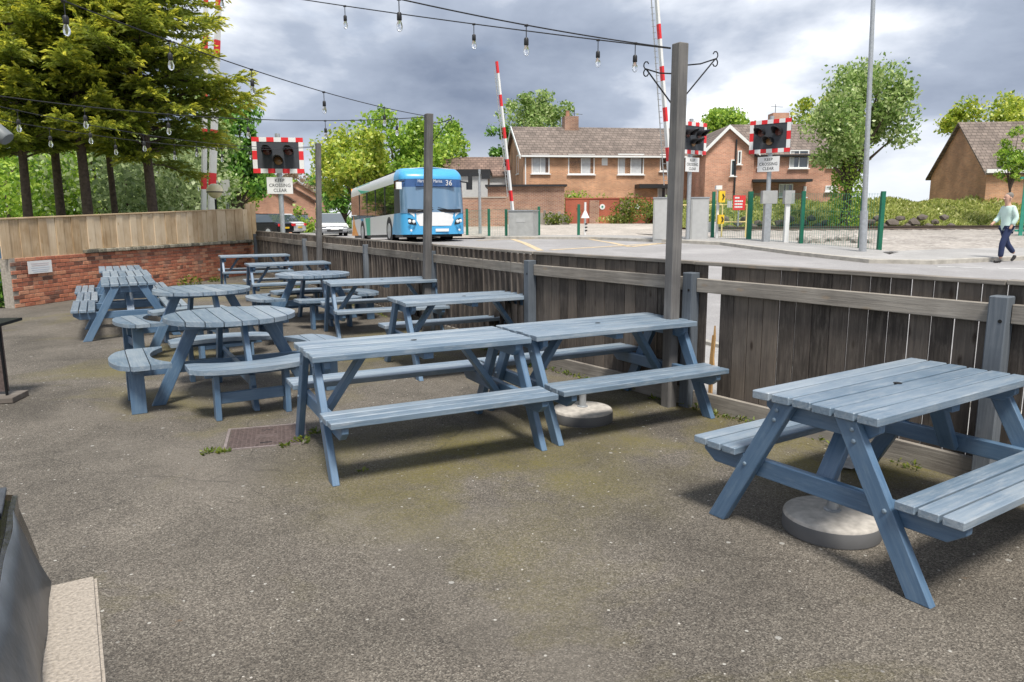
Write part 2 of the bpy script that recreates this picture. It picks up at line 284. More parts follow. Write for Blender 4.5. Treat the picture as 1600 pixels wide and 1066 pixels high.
    if spots:
        for s,th,col in ((5.,.055,(.40,.39,.36)),(13.,.075,(.55,.53,.48)),(8.,.05,(.26,.25,.235))):
            v = n.new('ShaderNodeTexVoronoi'); v.inputs['Scale'].default_value = s; l.new(P, v.inputs['Vector'])
            sp_ = n.new('ShaderNodeSeparateColor'); l.new(v.outputs['Color'], sp_.inputs[0])
            g = rng_(v.outputs['Distance'], th, th*1.35, 1., 0.); g = mul(g, rng_(sp_.outputs[1],.62,.64,0,1.)); c = mix(mul(g, spots), c, col)
    l.new(c, b.inputs['Base Color']); b.inputs['Roughness'].default_value = .88; b.inputs['Specular IOR Level'].default_value = .35
    bp = n.new('ShaderNodeBump'); bp.inputs['Strength'].default_value = .9-.75*calm; bp.inputs['Distance'].default_value = .004; l.new(vor.outputs['Distance'], bp.inputs['Height'])
    bp2 = n.new('ShaderNodeBump'); bp2.inputs['Strength'].default_value = .3-.29*calm; bp2.inputs['Distance'].default_value = .02; l.new(pat, bp2.inputs['Height']); l.new(bp2.outputs[0], bp.inputs['Normal']); l.new(bp.outputs[0], b.inputs['Normal'])
    return m
M['asphalt'] = asphalt('garden_asphalt', (.124,.109,.090), (.26,.238,.20), moss=.9, spots=.7)
M['road'] = asphalt('road_asphalt', (.29,.28,.278), (.35,.34,.335), fine=60, calm=1.)
M['pave'] = asphalt('pavement_asphalt', (.33,.32,.31), (.40,.39,.37), fine=60, calm=1.)
M['gravel'] = asphalt('pale_gravel', (.40,.36,.315), (.5,.47,.42), fine=14, calm=.8)
M['ballast'] = asphalt('ballast', (.33,.30,.27), (.50,.47,.44), fine=9, calm=.5)
M['earth'] = asphalt('rough_ground', (.17,.19,.06), (.28,.27,.11), fine=5)
def leafmat(name, dark, mid, light, attr=False):
    m, t, n, l, b = newmat(name); geo = n.new('ShaderNodeNewGeometry')
    r = n.new('ShaderNodeValToRGB'); e = r.color_ramp.elements; e[0].color = (*dark,1); e[0].position = .05; e[1].color = (*light,1); e[1].position = .95; q = e.new(.5); q.color = (*mid,1)
    if attr:
        a = n.new('ShaderNodeAttribute'); a.attribute_name = 'tip'
        s = n.new('ShaderNodeMath'); s.operation = 'MULTIPLY_ADD'; s.inputs[1].default_value = .35; l.new(geo.outputs['Random Per Island'], s.inputs[0])
        k = n.new('ShaderNodeMath'); k.operation = 'MULTIPLY'; k.inputs[1].default_value = .68; l.new(a.outputs['Fac'], k.inputs[0]); l.new(k.outputs[0], s.inputs[2]); l.new(s.outputs[0], r.inputs['Fac'])
    else: l.new(geo.outputs['Random Per Island'], r.inputs['Fac'])
    n.remove(b); o = n['Material Output']
    d = n.new('ShaderNodeBsdfDiffuse'); tr = n.new('ShaderNodeBsdfTranslucent'); g = n.new('ShaderNodeBsdfGlossy'); g.inputs['Roughness'].default_value = .45
    mxs = n.new('ShaderNodeMixShader'); mxs.inputs[0].default_value = .45; l.new(r.outputs[0], d.inputs[0]); l.new(r.outputs[0], tr.inputs[0]); l.new(d.outputs[0], mxs.inputs[1]); l.new(tr.outputs[0], mxs.inputs[2])
    m3 = n.new('ShaderNodeMixShader'); m3.inputs[0].default_value = .04; l.new(mxs.outputs[0], m3.inputs[1]); l.new(g.outputs[0], m3.inputs[2]); l.new(m3.outputs[0], o.inputs['Surface'])
    return m
M['conifer'] = leafmat('conifer_sprays', (.115,.185,.03), (.33,.39,.05), (.80,.74,.08), True)
M['leafA'] = leafmat('spring_leaves', (0.114,0.244,0.025), (0.308,0.488,0.057), (0.552,0.700,0.114))
M['leafB'] = leafmat('pale_leaves', (0.149,0.218,0.081), (0.345,0.437,0.184), (0.598,0.690,0.368))
M['leafC'] = leafmat('deep_leaves', (0.046,0.132,0.022), (0.141,0.320,0.046), (0.320,0.562,0.093))
M['leafD'] = leafmat('yellow_green_leaves', (0.163,0.260,0.025), (0.423,0.537,0.057), (0.700,0.700,0.130))
M['leafE'] = leafmat('blossom_leaves', (.12,.22,.04), (.30,.44,.11), (.60,.68,.32))
M['leafF'] = leafmat('bare_twigs', (0.275,0.188,0.125), (0.450,0.325,0.237), (0.562,0.450,0.325))
M['grass'] = leafmat('bank_grass', (0.240,0.312,0.060), (0.480,0.528,0.144), (0.700,0.696,0.288))
M['weed'] = leafmat('weeds', (.07,.12,.015), (.16,.22,.03), (.30,.33,.05))
# ------------------------------------------------------------------ mesh helpers
class MB:
    def __init__(s): s.v = []; s.f = []
    def add(s, vs, fs):
        o = len(s.v); s.v += [tuple(v) for v in vs]; s.f += [tuple(i+o for i in f) for f in fs]; return s
    def box(s, x0,x1,y0,y1,z0,z1):
        return s.add([(x0,y0,z0),(x1,y0,z0),(x1,y1,z0),(x0,y1,z0),(x0,y0,z1),(x1,y0,z1),(x1,y1,z1),(x0,y1,z1)], BF)
    def hexa(s, v8): return s.add(v8, BF)
    def tube(s, pts, rad, n=8, caps=True):
        pts = [Vector(p) for p in pts]; k = len(pts)
        if not hasattr(rad,'__len__'): rad = [rad]*k
        vs = []
        for i,p in enumerate(pts):
            d = (pts[min(i+1,k-1)]-pts[max(i-1,0)]).normalized()
            a = d.orthogonal().normalized() if i == 0 else (a-d*a.dot(d)).normalized()
            c = d.cross(a)
            vs += [p+(a*math.cos(6.28318*j/n)+c*math.sin(6.28318*j/n))*rad[i] for j in range(n)]
        fs = [(i*n+j, i*n+(j+1)%n, (i+1)*n+(j+1)%n, (i+1)*n+j) for i in range(k-1) for j in range(n)]
        if caps: fs += [tuple(range(n))[::-1], tuple((k-1)*n+j for j in range(n))]
        return s.add(vs, fs)
    def lathe(s, prof, n=20, c=(0,0,0)):
        vs = [(c[0]+r*math.cos(6.28318*j/n), c[1]+r*math.sin(6.28318*j/n), c[2]+z) for r,z in prof for j in range(n)]
        k = len(prof)
        fs = [(i*n+j, i*n+(j+1)%n, (i+1)*n+(j+1)%n, (i+1)*n+j) for i in range(k-1) for j in range(n)]
        fs += [tuple(range(n))[::-1], tuple((k-1)*n+j for j in range(n))]
        return s.add(vs, fs)
    def prism(s, poly, z0, z1):      # polygon in xy, extruded in z
        n = len(poly); vs = [(x,y,z0) for x,y in poly]+[(x,y,z1) for x,y in poly]
        return s.add(vs, [tuple(range(n))[::-1], tuple(range(n,2*n))]+[(i,(i+1)%n,n+(i+1)%n,n+i) for i in range(n)])
    def prism_y(s, poly, y0, y1):    # polygon in xz, extruded in y
        n = len(poly); vs = [(x,y0,z) for x,z in poly]+[(x,y1,z) for x,z in poly]
        return s.add(vs, [tuple(range(n)), tuple(range(n,2*n))[::-1]]+[(i,n+i,n+(i+1)%n,(i+1)%n) for i in range(n)])
    def prism_x(s, poly, x0, x1):    # polygon in yz, extruded in x
        n = len(poly); vs = [(x0,y,z) for y,z in poly]+[(x1,y,z) for y,z in poly]
        return s.add(vs, [tuple(range(n))[::-1], tuple(range(n,2*n))]+[(i,(i+1)%n,n+(i+1)%n,n+i) for i in range(n)])
    def mesh(s, name, mat, smooth=False):
        m = bpy.data.meshes.new(name); m.from_pydata(s.v, [], s.f); m.materials.append(mat)
        b = bmesh.new(); b.from_mesh(m); bmesh.ops.recalc_face_normals(b, faces=b.faces); b.to_mesh(m); b.free()
        if smooth:
            m.polygons.foreach_set('use_smooth', [True]*len(m.polygons)); m.set_sharp_from_angle(angle=R(38))
        m.update(); return m
BF = [(0,3,2,1),(4,5,6,7),(0,1,5,4),(1,2,6,5),(2,3,7,6),(3,0,4,7)]
def ob(name, mesh, parent=None, loc=None, rot=None):
    o = bpy.data.objects.new(name, mesh); COL.objects.link(o); o.parent = parent
    if loc is not None: o.location = loc
    if rot is not None: o.rotation_euler = rot
    return o
def part(name, mb, mat, parent=None, smooth=False, **k): return ob(name, mb.mesh(name, M[mat] if isinstance(mat,str) else mat, smooth), parent, **k)
def tag(o, label, cat=None, group=None):
    o['label'] = label
    if cat: o['category'] = cat
    if group: o['group'] = group
    return o
def thing(name, label, cat, loc=(0,0,0), rz=0, group=None):
    o = ob(name, None, None, loc, (0,0,rz)); o.empty_display_size = .2
    return tag(o, label, cat, group)
def struct(o): o['kind'] = 'structure'; return o
def stuff(o): o['kind'] = 'stuff'; return o
def copy_tree(o, parent=None):
    c = o.copy(); COL.objects.link(c); c.parent = parent
    for ch in o.children: copy_tree(ch, c)
    return c
_ch = {}
def board_mesh(sx, sy, sz, mat, c=.004):
    """a sawn board with eased edges, centred, long axis x"""
    k = (round(sx,4),round(sy,4),round(sz,4),mat,c)
    if k not in _ch:
        m = MB().box(-sx/2,sx/2,-sy/2,sy/2,-sz/2,sz/2).mesh('board', M[mat]); b = bmesh.new(); b.from_mesh(m)
        bmesh.ops.bevel(b, geom=b.edges[:], offset=c, segments=1, affect='EDGES'); b.to_mesh(m); b.free(); _ch[k] = m
    return _ch[k]
def board(name, parent, size, loc, mat, rot=(0,0,0), c=.004): return ob(name, board_mesh(*size, mat, c), parent, loc, rot)
def beam(name, parent, a, b, wy, wz, mat, roll=0, c=.004):
    """a board running from a to b"""
    a, b = Vector(a), Vector(b); d = b-a; o = board(name, parent, (d.length,wy,wz), (a+b)/2, mat, c=c)
    q = d.to_track_quat('X','Z')
    o.rotation_mode = 'QUATERNION'; o.rotation_quaternion = q @ Matrix.Rotation(roll,4,'X').to_quaternion(); return o
def text(s, size, mat, parent, loc, rot, name='lettering', align='CENTER', sxy=(1,1)):
    cu = bpy.data.curves.new(name,'FONT'); cu.body = s; cu.size = size; cu.align_x = align; cu.align_y = 'CENTER'; cu.extrude = .002; cu.resolution_u = 2
    t = bpy.data.objects.new('t', cu); COL.objects.link(t)
    me = bpy.data.meshes.new_from_object(t.evaluated_get(bpy.context.evaluated_depsgraph_get())); bpy.data.objects.remove(t)
    me.materials.clear(); me.materials.append(M[mat]); o = ob(name, me, parent, loc, rot); o.scale = (sxy[0],sxy[1],1); return o
def leaves(name, pts, size, mat, parent=None, dirs=None, aspect=1.6, tip=None, flat=.0):
    """many small bent leaf faces; pts (n,3); dirs = long axes"""
    pts = np.asarray(pts, float); n = len(pts)
    d = rng.normal(size=(n,3)) if dirs is None else np.asarray(dirs, float)+rng.normal(size=(n,3))*.18
    d /= np.linalg.norm(d,axis=1,keepdims=True)+1e-9
    u = rng.normal(size=(n,3)); u[:,2] += flat
    s = np.cross(d,u); s /= np.linalg.norm(s,axis=1,keepdims=True)+1e-9; nn = np.cross(s,d)
    sz = (np.asarray(size)*rng.uniform(.4,1.45,n))[:,None]
    v = np.empty((n,4,3)); v[:,0] = pts-d*sz*.5; v[:,1] = pts+s*sz*.5/aspect+nn*sz*.12; v[:,2] = pts+d*sz*.5; v[:,3] = pts-s*sz*.5/aspect+nn*sz*.12
    m = bpy.data.meshes.new(name); m.vertices.add(n*4); m.vertices.foreach_set('co', v.ravel()); m.loops.add(n*4); m.loops.foreach_set('vertex_index', np.arange(n*4,dtype=np.int32))
    m.polygons.add(n); m.polygons.foreach_set('loop_start', np.arange(0,n*4,4,dtype=np.int32)); m.polygons.foreach_set('loop_total', np.full(n,4,dtype=np.int32))
    if tip is not None:
        a = m.attributes.new('tip','FLOAT','POINT'); a.data.foreach_set('value', np.repeat(np.asarray(tip,float),4))
    m.update(); m.validate(); m.materials.append(M[mat]); return ob(name, m, parent)
# ------------------------------------------------------------------ ground, road, pavement
F0, F1, F2, F3 = Vector((-7.2,20.85)), Vector((.25,7.75)), Vector((2.9,4.05)), Vector((4.3,2.095))
def fside(x, y):                   # signed distance beyond the dark fence
    best = None
    u = (F1-F0).normalized(); a = (x-F1.x)*(-u.y)+(y-F1.y)*u.x
    u2 = (F2-F1).normalized(); b = (x-F1.x)*(-u2.y)+(y-F1.y)*u2.x
    return max(a,b) if y > 7 else b
def sstep(a, b, x): t = min(1,max(0,(x-a)/(b-a))); return t*t*(3-2*t)
def hz(x, y):                      # the road humps up over the level crossing
    up = .033*max(0,y-9.) if y < 27 else .594+.036*sstep(27,30,y)
    k = sstep(0,6, x+1.1+.43*(y-31.4))
    dn = up-(.30*sstep(30,43,y))*(1-k)
    return dn
def sheet(name, poly_rows, mat, dz=0., kind='structure'):
    """rows of points -> draped grid"""
    n, k = len(poly_rows), len(poly_rows[0])
    v = [(p[0],p[1],(p[2] if len(p) > 2 else hz(p[0],p[1]))+dz) for r in poly_rows for p in r]
    f = [(i*k+j,i*k+j+1,(i+1)*k+j+1,(i+1)*k+j) for i in range(n-1) for j in range(k-1)]
    m = bpy.data.meshes.new(name); m.from_pydata(v,[],f); m.materials.append(M[mat])
    b = bmesh.new(); b.from_mesh(m); bmesh.ops.recalc_face_normals(b, faces=b.faces)
    if sum(q.normal.z for q in b.faces) < 0: bmesh.ops.reverse_faces(b, faces=b.faces)
    b.to_mesh(m); b.free(); m.polygons.foreach_set('use_smooth',[True]*len(m.polygons)); o = ob(name, m); o['kind'] = kind; return o
xs = sorted(set([-900,-400,-200,-120,-80,-60]+list(range(-50,51,2))+[60,80,120,200,400,900])); ys = sorted(set([-60,-20]+list(range(-8,70,2))+[75,85,100,130,180,260,400,700,1200]))
sheet('ground', [[(x,y,(hz(x,y)-.03)*sstep(2.6,4.6,fside(x,y))-.06) for x in xs] for y in ys], 'earth')
# garden floor: a slightly uneven sheet between the walls
def lerp(a, b, t): return Vector(a)*(1-t)+Vector(b)*t
rows = []
for i in range(41):
    y = -6+i*(21.2+6)/40
    if y > F1.y: xr = F1.x+(F0.x-F1.x)*(y-F1.y)/(F0.y-F1.y)
    else: xr = F1.x+(F2.x-F1.x)*(y-F1.y)/(F2.y-F1.y)
    xl = -15 if y < 12.6 else min(-9.05+.178*(y-13), xr-.05)
    rows.append([(xl+(xr+.03-xl)*j/30, y, .0) for j in range(31)])
sheet('garden_asphalt', rows, 'asphalt')
near = [(11.5,-6.5),(6.3,1.2),(4.8,3.4),(2.25,8.9),(-1.0,14.5),(-4.6,20.9),(-8.9,31.2),(-14.2,43),(-24,65),(-44,110),(-90,215)]
far = [(40,21.5),(25,20.6),(14,19.6),(10.6,18.5),(9.2,18.9),(8.2,21.5),(7.2,25.5),(3.2,29.6),(-1.1,31.4),(-6.5,43),(-16,65),(-35,110),(-78,215)]
def resample(pl, n):
    P = [Vector(p) for p in pl]; L = [0]
    for a,b in zip(P,P[1:]): L.append(L[-1]+(b-a).length)
    out = []
    for i in range(n):
        s = L[-1]*(i/(n-1))**1.0
        j = max(k for k in range(len(L)) if L[k] <= s+1e-9); j = min(j,len(P)-2); out.append(P[j].lerp(P[j+1],(s-L[j])/(L[j+1]-L[j])))
    return out
def densify(pl, step=1.2):
    P = [Vector(p) for p in pl]; o = []
    for a,b in zip(P,P[1:]):
        k = max(1,int(min(60,(b-a).length/step))); o += [a.lerp(b,i/k) for i in range(k)]
    return o+[P[-1]]
farS = [(40,21.5),(14,19.6),(10.6,18.5),(9.2,18.9),(7.2,25.5),(3.2,29.6),(-1.1,31.4),(-6.5,43),(-16,65),(-35,110),(-78,215)]
rows = []
for (a,b),(c,d) in zip(zip(near,near[1:]), zip(farS,farS[1:])):
    k = max(2,int(min(24,(Vector(b)-Vector(a)).length/1.0)))
    for i in range(k):
        p, q = lerp((*a,0),(*b,0),i/k), lerp((*c,0),(*d,0),i/k); rows.append([tuple(lerp(p,q,j/14))[:2] for j in range(15)])
rows.append([tuple(lerp((*near[-1],0),(*farS[-1],0),j/14))[:2] for j in range(15)])
sheet('road', rows, 'road', .0)
def offset(pl, d):
    P = [Vector(p) for p in pl]; o = []
    for i,p in enumerate(P):
        t = (P[min(i+1,len(P)-1)]-P[max(i-1,0)]).normalized(); o.append(p+Vector((-t.y,t.x))*d)
    return o
def kerbline(name, pl, side):
    P = densify(pl,1.0); a = offset(P,0); b = offset(P,side*.14); mb = MB()
    v = []
    for p,q in zip(a,b):
        z0, z1 = hz(p.x,p.y), hz(q.x,q.y); v += [(p.x,p.y,z0-.1),(p.x,p.y,z0+.10),(q.x,q.y,z1+.11),(q.x,q.y,z1-.1)]
    mb.add(v, [(i*4+j,i*4+j+1,(i+1)*4+j+1,(i+1)*4+j) for i in range(len(P)-1) for j in range(3)]); return struct(part(name, mb, 'kerb'))
kerbline('kerb', near, 1); kerbline('kerb', far, -1)
def strip(name, pl, d0, d1, mat, dz):
    P = densify(pl,1.0); A = [offset(P,d0+(d1-d0)*j/3) for j in range(4)]; return sheet(name, [[tuple(A[j][i]) for j in range(4)] for i in range(len(P))], mat, dz)
NP = densify(near[:7],1.0); NP = [p for p in NP if p.y < 21]
def to_fence(p):
    best = min(((along_(s)-p).length, s) for s in np.arange(-16,7,.1)); return along_(best[1])
def along_(s): return F1+(F0-F1).normalized()*(-s) if s < 0 else F1+(F2-F1).normalized()*s
FP = [to_fence(p) for p in NP]; NO_ = offset(NP,.14)
sheet('pavement', [[tuple(NO_[i].lerp(FP[i]+(NP[i]-FP[i]).normalized()*.05,j/5)) for j in range(6)] for i in range(len(NP))], 'pave', .07); strip('pavement', far, -.14, -2.6, 'pave', .105)
# gravel yard in front of the garden wall and ballast round the track
sheet('gravel_yard', [[(gx(px,d,.8), d, .66+.42*sstep(33,46,d)) for px in range(660,1061,20)] for d in (31.5,33,35,38,41,44,47,50,53)], 'gravel', .01)
sheet('ballast_bed', [[(x0+(60-x0)*(j/24)**1.6,y,hz(20,y)+.085+.10*math.sin(3.14*min(1,max(0,(y-36)/6)))) for j in range(25)] for y,x0 in ((20.9,14),(21.6,11.4),(22.4,10.3),(24.5,9.5),(26,9.0),(28,8.4),(29.5,7),(31,7),(33,6.5),(35,6),(36,6),(37,6),(38,6),(39,6),(40,6),(41,6),(42,6),(44,6))], 'ballast', .0)
def paint(name, pts, wd, mat, dz=.006):
    P = densify(pts,.5); A = [offset(P,-wd/2),offset(P,wd/2)]; return sheet(name, [[tuple(A[j][i]) for j in range(2)] for i in range(len(P))], mat, dz)
def rd(px,py,zg=.6):               # road point under this spot of the photograph
    d = 20.
    for _ in range(30):
        p = at(px,py,d); d += (hz(p.x,p.y)-p.z)*-6 if False else 0
        dd = (CH-hz(p.x,p.y)); q = (at(px,py,1.)-Vector((0,0,CH))); d = .5*d+.5*(-dd/q.z if q.z < -.001 else 90)
    return (at(px,py,d).x, d)
for a,b in (((800,374),(845,392)),((900,372),(985,386)),((860,391),(1040,380)),((745,376),(800,374)),((985,386),(1040,380)),((800,374),(900,373))):
    paint('road_marking', [rd(*a),rd(*b)], .22, 'yellowline')
for a,b in (((1465,417),(1535,419)),((1560,420),(1640,421))): paint('road_marking', [rd(*a),rd(*b)], .12, 'whiteline')
# ------------------------------------------------------------------ dark timber fence
fence = thing('timber_fence', 'long dark stained timber fence between the beer garden and the road', 'fence')
def fence_run(a, b, pitch, skip=(), wide_from=9e9):
    d = (b-a); L = d.length; u = d/L; nrm = Vector((-u.y,u.x));
    if nrm.y < 0: nrm = -nrm
    ang = math.atan2(u.y,u.x); s = pitch/2; i = 0
    while s < L-.03:
        wdt = pitch-.004-(.005 if s > wide_from else random.choice((0,0,.002,.004)))
        if i not in skip:
            h = 1.13; p = a+u*s+nrm*(.012+random.uniform(-.002,.003))
            o = board('plank', fence, (h,wdt,.019), (p.x,p.y,.05+h/2), 'fence', c=.003)
            o.rotation_euler = (R(90), R(-90)+random.uniform(-.003,.003), ang); o.rotation_mode = 'XYZ'
            o.rotation_euler = Matrix(((0,u.x,nrm.x),(0,u.y,nrm.y),(1,0,0))).to_euler()
        s += pitch; i += 1
    return u, nrm, ang, L
u1, n1v, ang1, L1 = fence_run(F1, F0, .134)
u2, n2v, ang2, L2 = fence_run(F1, F3, .134, skip=(17,), wide_from=3.3)
def along(s):                      # s<0 towards the brick wall, s>0 towards the right
    return (F1+u1*(-s), u1*-1, n1v) if s < 0 else (F1+u2*s, u2, n2v)
posts = [-13.9,-9.45,-5.32,-.02,2.05*1.05,4.45]
posts = [-14.95,-9.45,-5.35,-2.62,-.02,2.16,4.42]
def rail_between(s0, s1, z0, z1, off, th, mat, name):
    pts = [s0]+([0.] if s0 < 0 < s1 else [])+[s1]
    for q0,q1 in zip(pts,pts[1:]):
        if abs(q1-q0) < .05: continue
        pa, ua, na = along(q0+1e-4 if q0 >= 0 else q0); pb, _, _ = along(q1-1e-4 if q1 <= 0 else q1)
        na = along((q0+q1)/2)[2]; pa = pa+na*off; pb = pb+na*off
        beam(name, fence, (pa.x,pa.y,(z0+z1)/2), (pb.x,pb.y,(z0+z1)/2+random.uniform(-.006,.006)), th, z1-z0, mat)
for s0,s1 in zip(posts,posts[1:]+[6.4]):
    rail_between(s0+.052, s1-.052, .965, 1.075, -.027, .042, 'rail', 'top_rail')
    rail_between(s0+.052, s1-.052, .0, .145, -.026, .036, 'rail', 'kick_board')
    L = s1-s0; k = 2 if L > 3 else 1
    for i in range(k): rail_between(s0+L*i/k+.003, s0+L*(i+1)/k-.003, 1.181, 1.209, .012, .07, 'rail', 'capping')
for s in posts:
    p, u, n = along(s); p = p-n*.052
    o = board('post', fence, (1.13,.1,.1), (p.x,p.y,1.13/2-.01), 'bluepost', c=.006); o.rotation_euler = Matrix(((0,u.x,n.x),(0,u.y,n.y),(1,0,0))).to_euler()
    q = p-n*.051+u*.02; h = part('bolt_hole', MB().lathe([(.011,-.001),(.011,.001)],8), 'hole', fence); h.location = (q.x,q.y,.98); h.rotation_euler = (R(90),0,math.atan2(u.y,u.x))
# snapped plank beside the tall post: raw orange wood shows on the stub
p, u, n = along(2.345); q = p+n*.012
o = part('broken_plank', MB().prism_y([(-.06,.05),(-.012,.05),(-.012,.42),(.004,.62),(.010,.52),(.022,.70),(.030,.60),(.022,.44),(.03,.36),(.018,.2),(.02,.05)], -.009,.009), 'split', fence, loc=(q.x,q.y,0), rot=(0,0,math.atan2(u.y,u.x))); o['label'] = 'snapped plank stub with raw orange wood'
# ------------------------------------------------------------------ tall posts and iron brackets
def light_post(base, top_px, label, brackets):
    b = Vector((base[0],base[1],0)); t = at(*top_px, b.y); root = thing('light_post', label, 'post', b, group='tall posts carrying the string lights')
    p, u, n = along(-5.35); d = t-b; U = Vector((u.x,u.y,0))*.047; Nn = Vector((n.x,n.y,0))*.047
    sh = part('shaft', MB().hexa([-U-Nn+Vector((0,0,-.02)),U-Nn+Vector((0,0,-.02)),U+Nn+Vector((0,0,-.02)),-U+Nn+Vector((0,0,-.02)),d-U-Nn,d+U-Nn,d+U+Nn,d-U+Nn]), 'post', root)
    bm = bmesh.new(); bm.from_mesh(sh.data); bmesh.ops.bevel(bm, geom=bm.edges[:], offset=.006, segments=1, affect='EDGES'); bm.to_mesh(sh.data); bm.free()
    # grain runs along x in the board material: turn the mesh so its x is up
    sh.data.transform(Matrix(((0,0,1,0),(0,1,0,0),(-1,0,0,0),(0,0,0,1)))); sh.matrix_local = Matrix(((0,0,-1,0),(0,1,0,0),(1,0,0,0),(0,0,0,1)))
    for dr, drop, ln in brackets:
        v = Vector((dr[0],dr[1],0)).normalized(); c = d*((d.z-drop)/d.z)+v*.05; mb = MB()
        mb.tube([c+Vector((0,0,.03)),c-Vector((0,0,.26))], .006, 6)
        mb.tube([c, c+v*ln*.5+Vector((0,0,.012)), c+v*ln+Vector((0,0,.05))], .0055, 6); mb.tube([c-Vector((0,0,.23)), c+v*ln*.5-Vector((0,0,.09)), c+v*ln+Vector((0,0,.05))], .006, 6)
        e = c+v*ln+Vector((0,0,.05))
        for sg in (1,-1): mb.tube([e+v*(.02*math.sin(a))*1.+Vector((0,0,sg*(.028-.028*math.cos(a)))) for a in (0,.7,1.4,2.1,2.8,3.6,4.4)], .005, 6)
        part('bracket', mb, 'iron', root, True)
    return root, b+d
p2, _, n_ = along(-2.62); p3, _, n3 = along(2.16); p1, _, n1_ = along(-8.05)
lp3, T3 = light_post(p3-n3*.155-Vector((.07,-.06)), (1063,68), 'tallest looking grey post in front, with two curled iron brackets near its top', [((.95,.1),.16,.235),((-.9,.35),.22,.21)])
lp2, T2 = light_post(p2-n_*.155, (670,178), 'tall grey post hiding the middle of the blue bus front', [((.95,.1),.12,.23)])
lp1, T1 = light_post(p1-n1_*.155, (497,224), 'thin looking tall grey post farthest back along the dark fence', [])
# ------------------------------------------------------------------ string lights
def strand(a, b, sag, bulbs, label):
    a, b = Vector(a), Vector(b); root = thing('string_light', label, 'string lights', a, group='festoon strings over the garden')
    P = lambda t: (b-a)*t-Vector((0,0,sag*4*t*(1-t)))
    part('cable', MB().tube([P(i/40) for i in range(41)], .0048, 6), 'cable', root, True)
    for t in bulbs:
        c = P(t); sc_ = 1.0; h = part('lamp_holder', MB().lathe([(.004,-.085),(.012,-.087),(.0165,-.095),(.0175,-.135),(.014,-.14)],10).lathe([(.0035,-.088),(.0035,0)],6).tube([(-.014,0,-.002),(.014,0,-.002)],.009,6), 'cable', root, True, loc=c); h.scale = (sc_,sc_,sc_)
        part('bulb', MB().lathe([(.011,-.137),(.015,-.15),(.021,-.168),(.022,-.185),(.017,-.203),(.006,-.212)],12), 'bulb', h, True)
    return root
def tspots(a, b, pxs):
    a, b = Vector(a), Vector(b); o = []
    def proj(P): d = P-Vector((0,0,CH)); return 800+F*d.dot(RT)/d.dot(_f)
    for px in pxs:
        lo = min(((abs(proj(a+(b-a)*t)-px),t) for t in np.linspace(.003,.997,800))); o.append(lo[1])
    return o
for a, b, sag, pxs, label in (
    (at(1048,76,T3.y), at(280,-32,8.6), .03, (935,740,538,345), 'lower string of clear bulbs running from the front post across the sky'),
    (at(1048,75,T3.y), at(455,-42,5.1), .04, (993,822,623), 'upper string of clear bulbs meeting the front post from above'),
    (at(664,181,T2.y), at(-30,-50,4.4), .10, (600,505,392,263,98), 'string of bulbs slanting down over the conifers to the bus post'),
    (at(664,183,T2.y), at(-60,142,6.8), .13, (620,507,385,260,130), 'nearly level string of bulbs from the bus post across to the conifers'),
    (at(491,229,T1.y), at(-60,153,7.0), .16, (390,305,222,138,26), 'upper of two strings hung from the farthest back post'),
    (at(491,230,T1.y), at(-60,176,7.6), .16, (345,270,178,76), 'lowest string of bulbs, hung from the farthest back post')):
    strand(a, b, sag, tspots(a,b,pxs), label)
# ------------------------------------------------------------------ picnic tables
def trapez(a, b, wd, x0, x1):      # leaning leg with level ends: a,b = (y,z) centre points of foot and head
    th = math.atan2(abs(b[0]-a[0]), b[1]-a[1]); h = wd/2/math.cos(th)
    return MB().prism_x([(a[0]-h,a[1]),(a[0]+h,a[1]),(b[0]+h,b[1]),(b[0]-h,b[1])], x0, x1)
LQ = [None]
def legpart(name, root, mb, mat='blue', c=.004, axis=(0,1,0), T=None):
    o = part(name, mb, mat, root); a = Vector(axis).normalized(); a2 = Vector((1,0,0)); a3 = a.cross(a2)
    Q = Matrix((a,a2,a3)).transposed().to_4x4(); o.data.transform(Q.inverted()); LQ[0] = Q; o.matrix_local = (T @ Q) if T else Q; b = bmesh.new(); b.from_mesh(o.data); bmesh.ops.bevel(b, geom=b.edges[:], offset=c, segments=1, affect='EDGES'); b.to_mesh(o.data); b.free(); return o
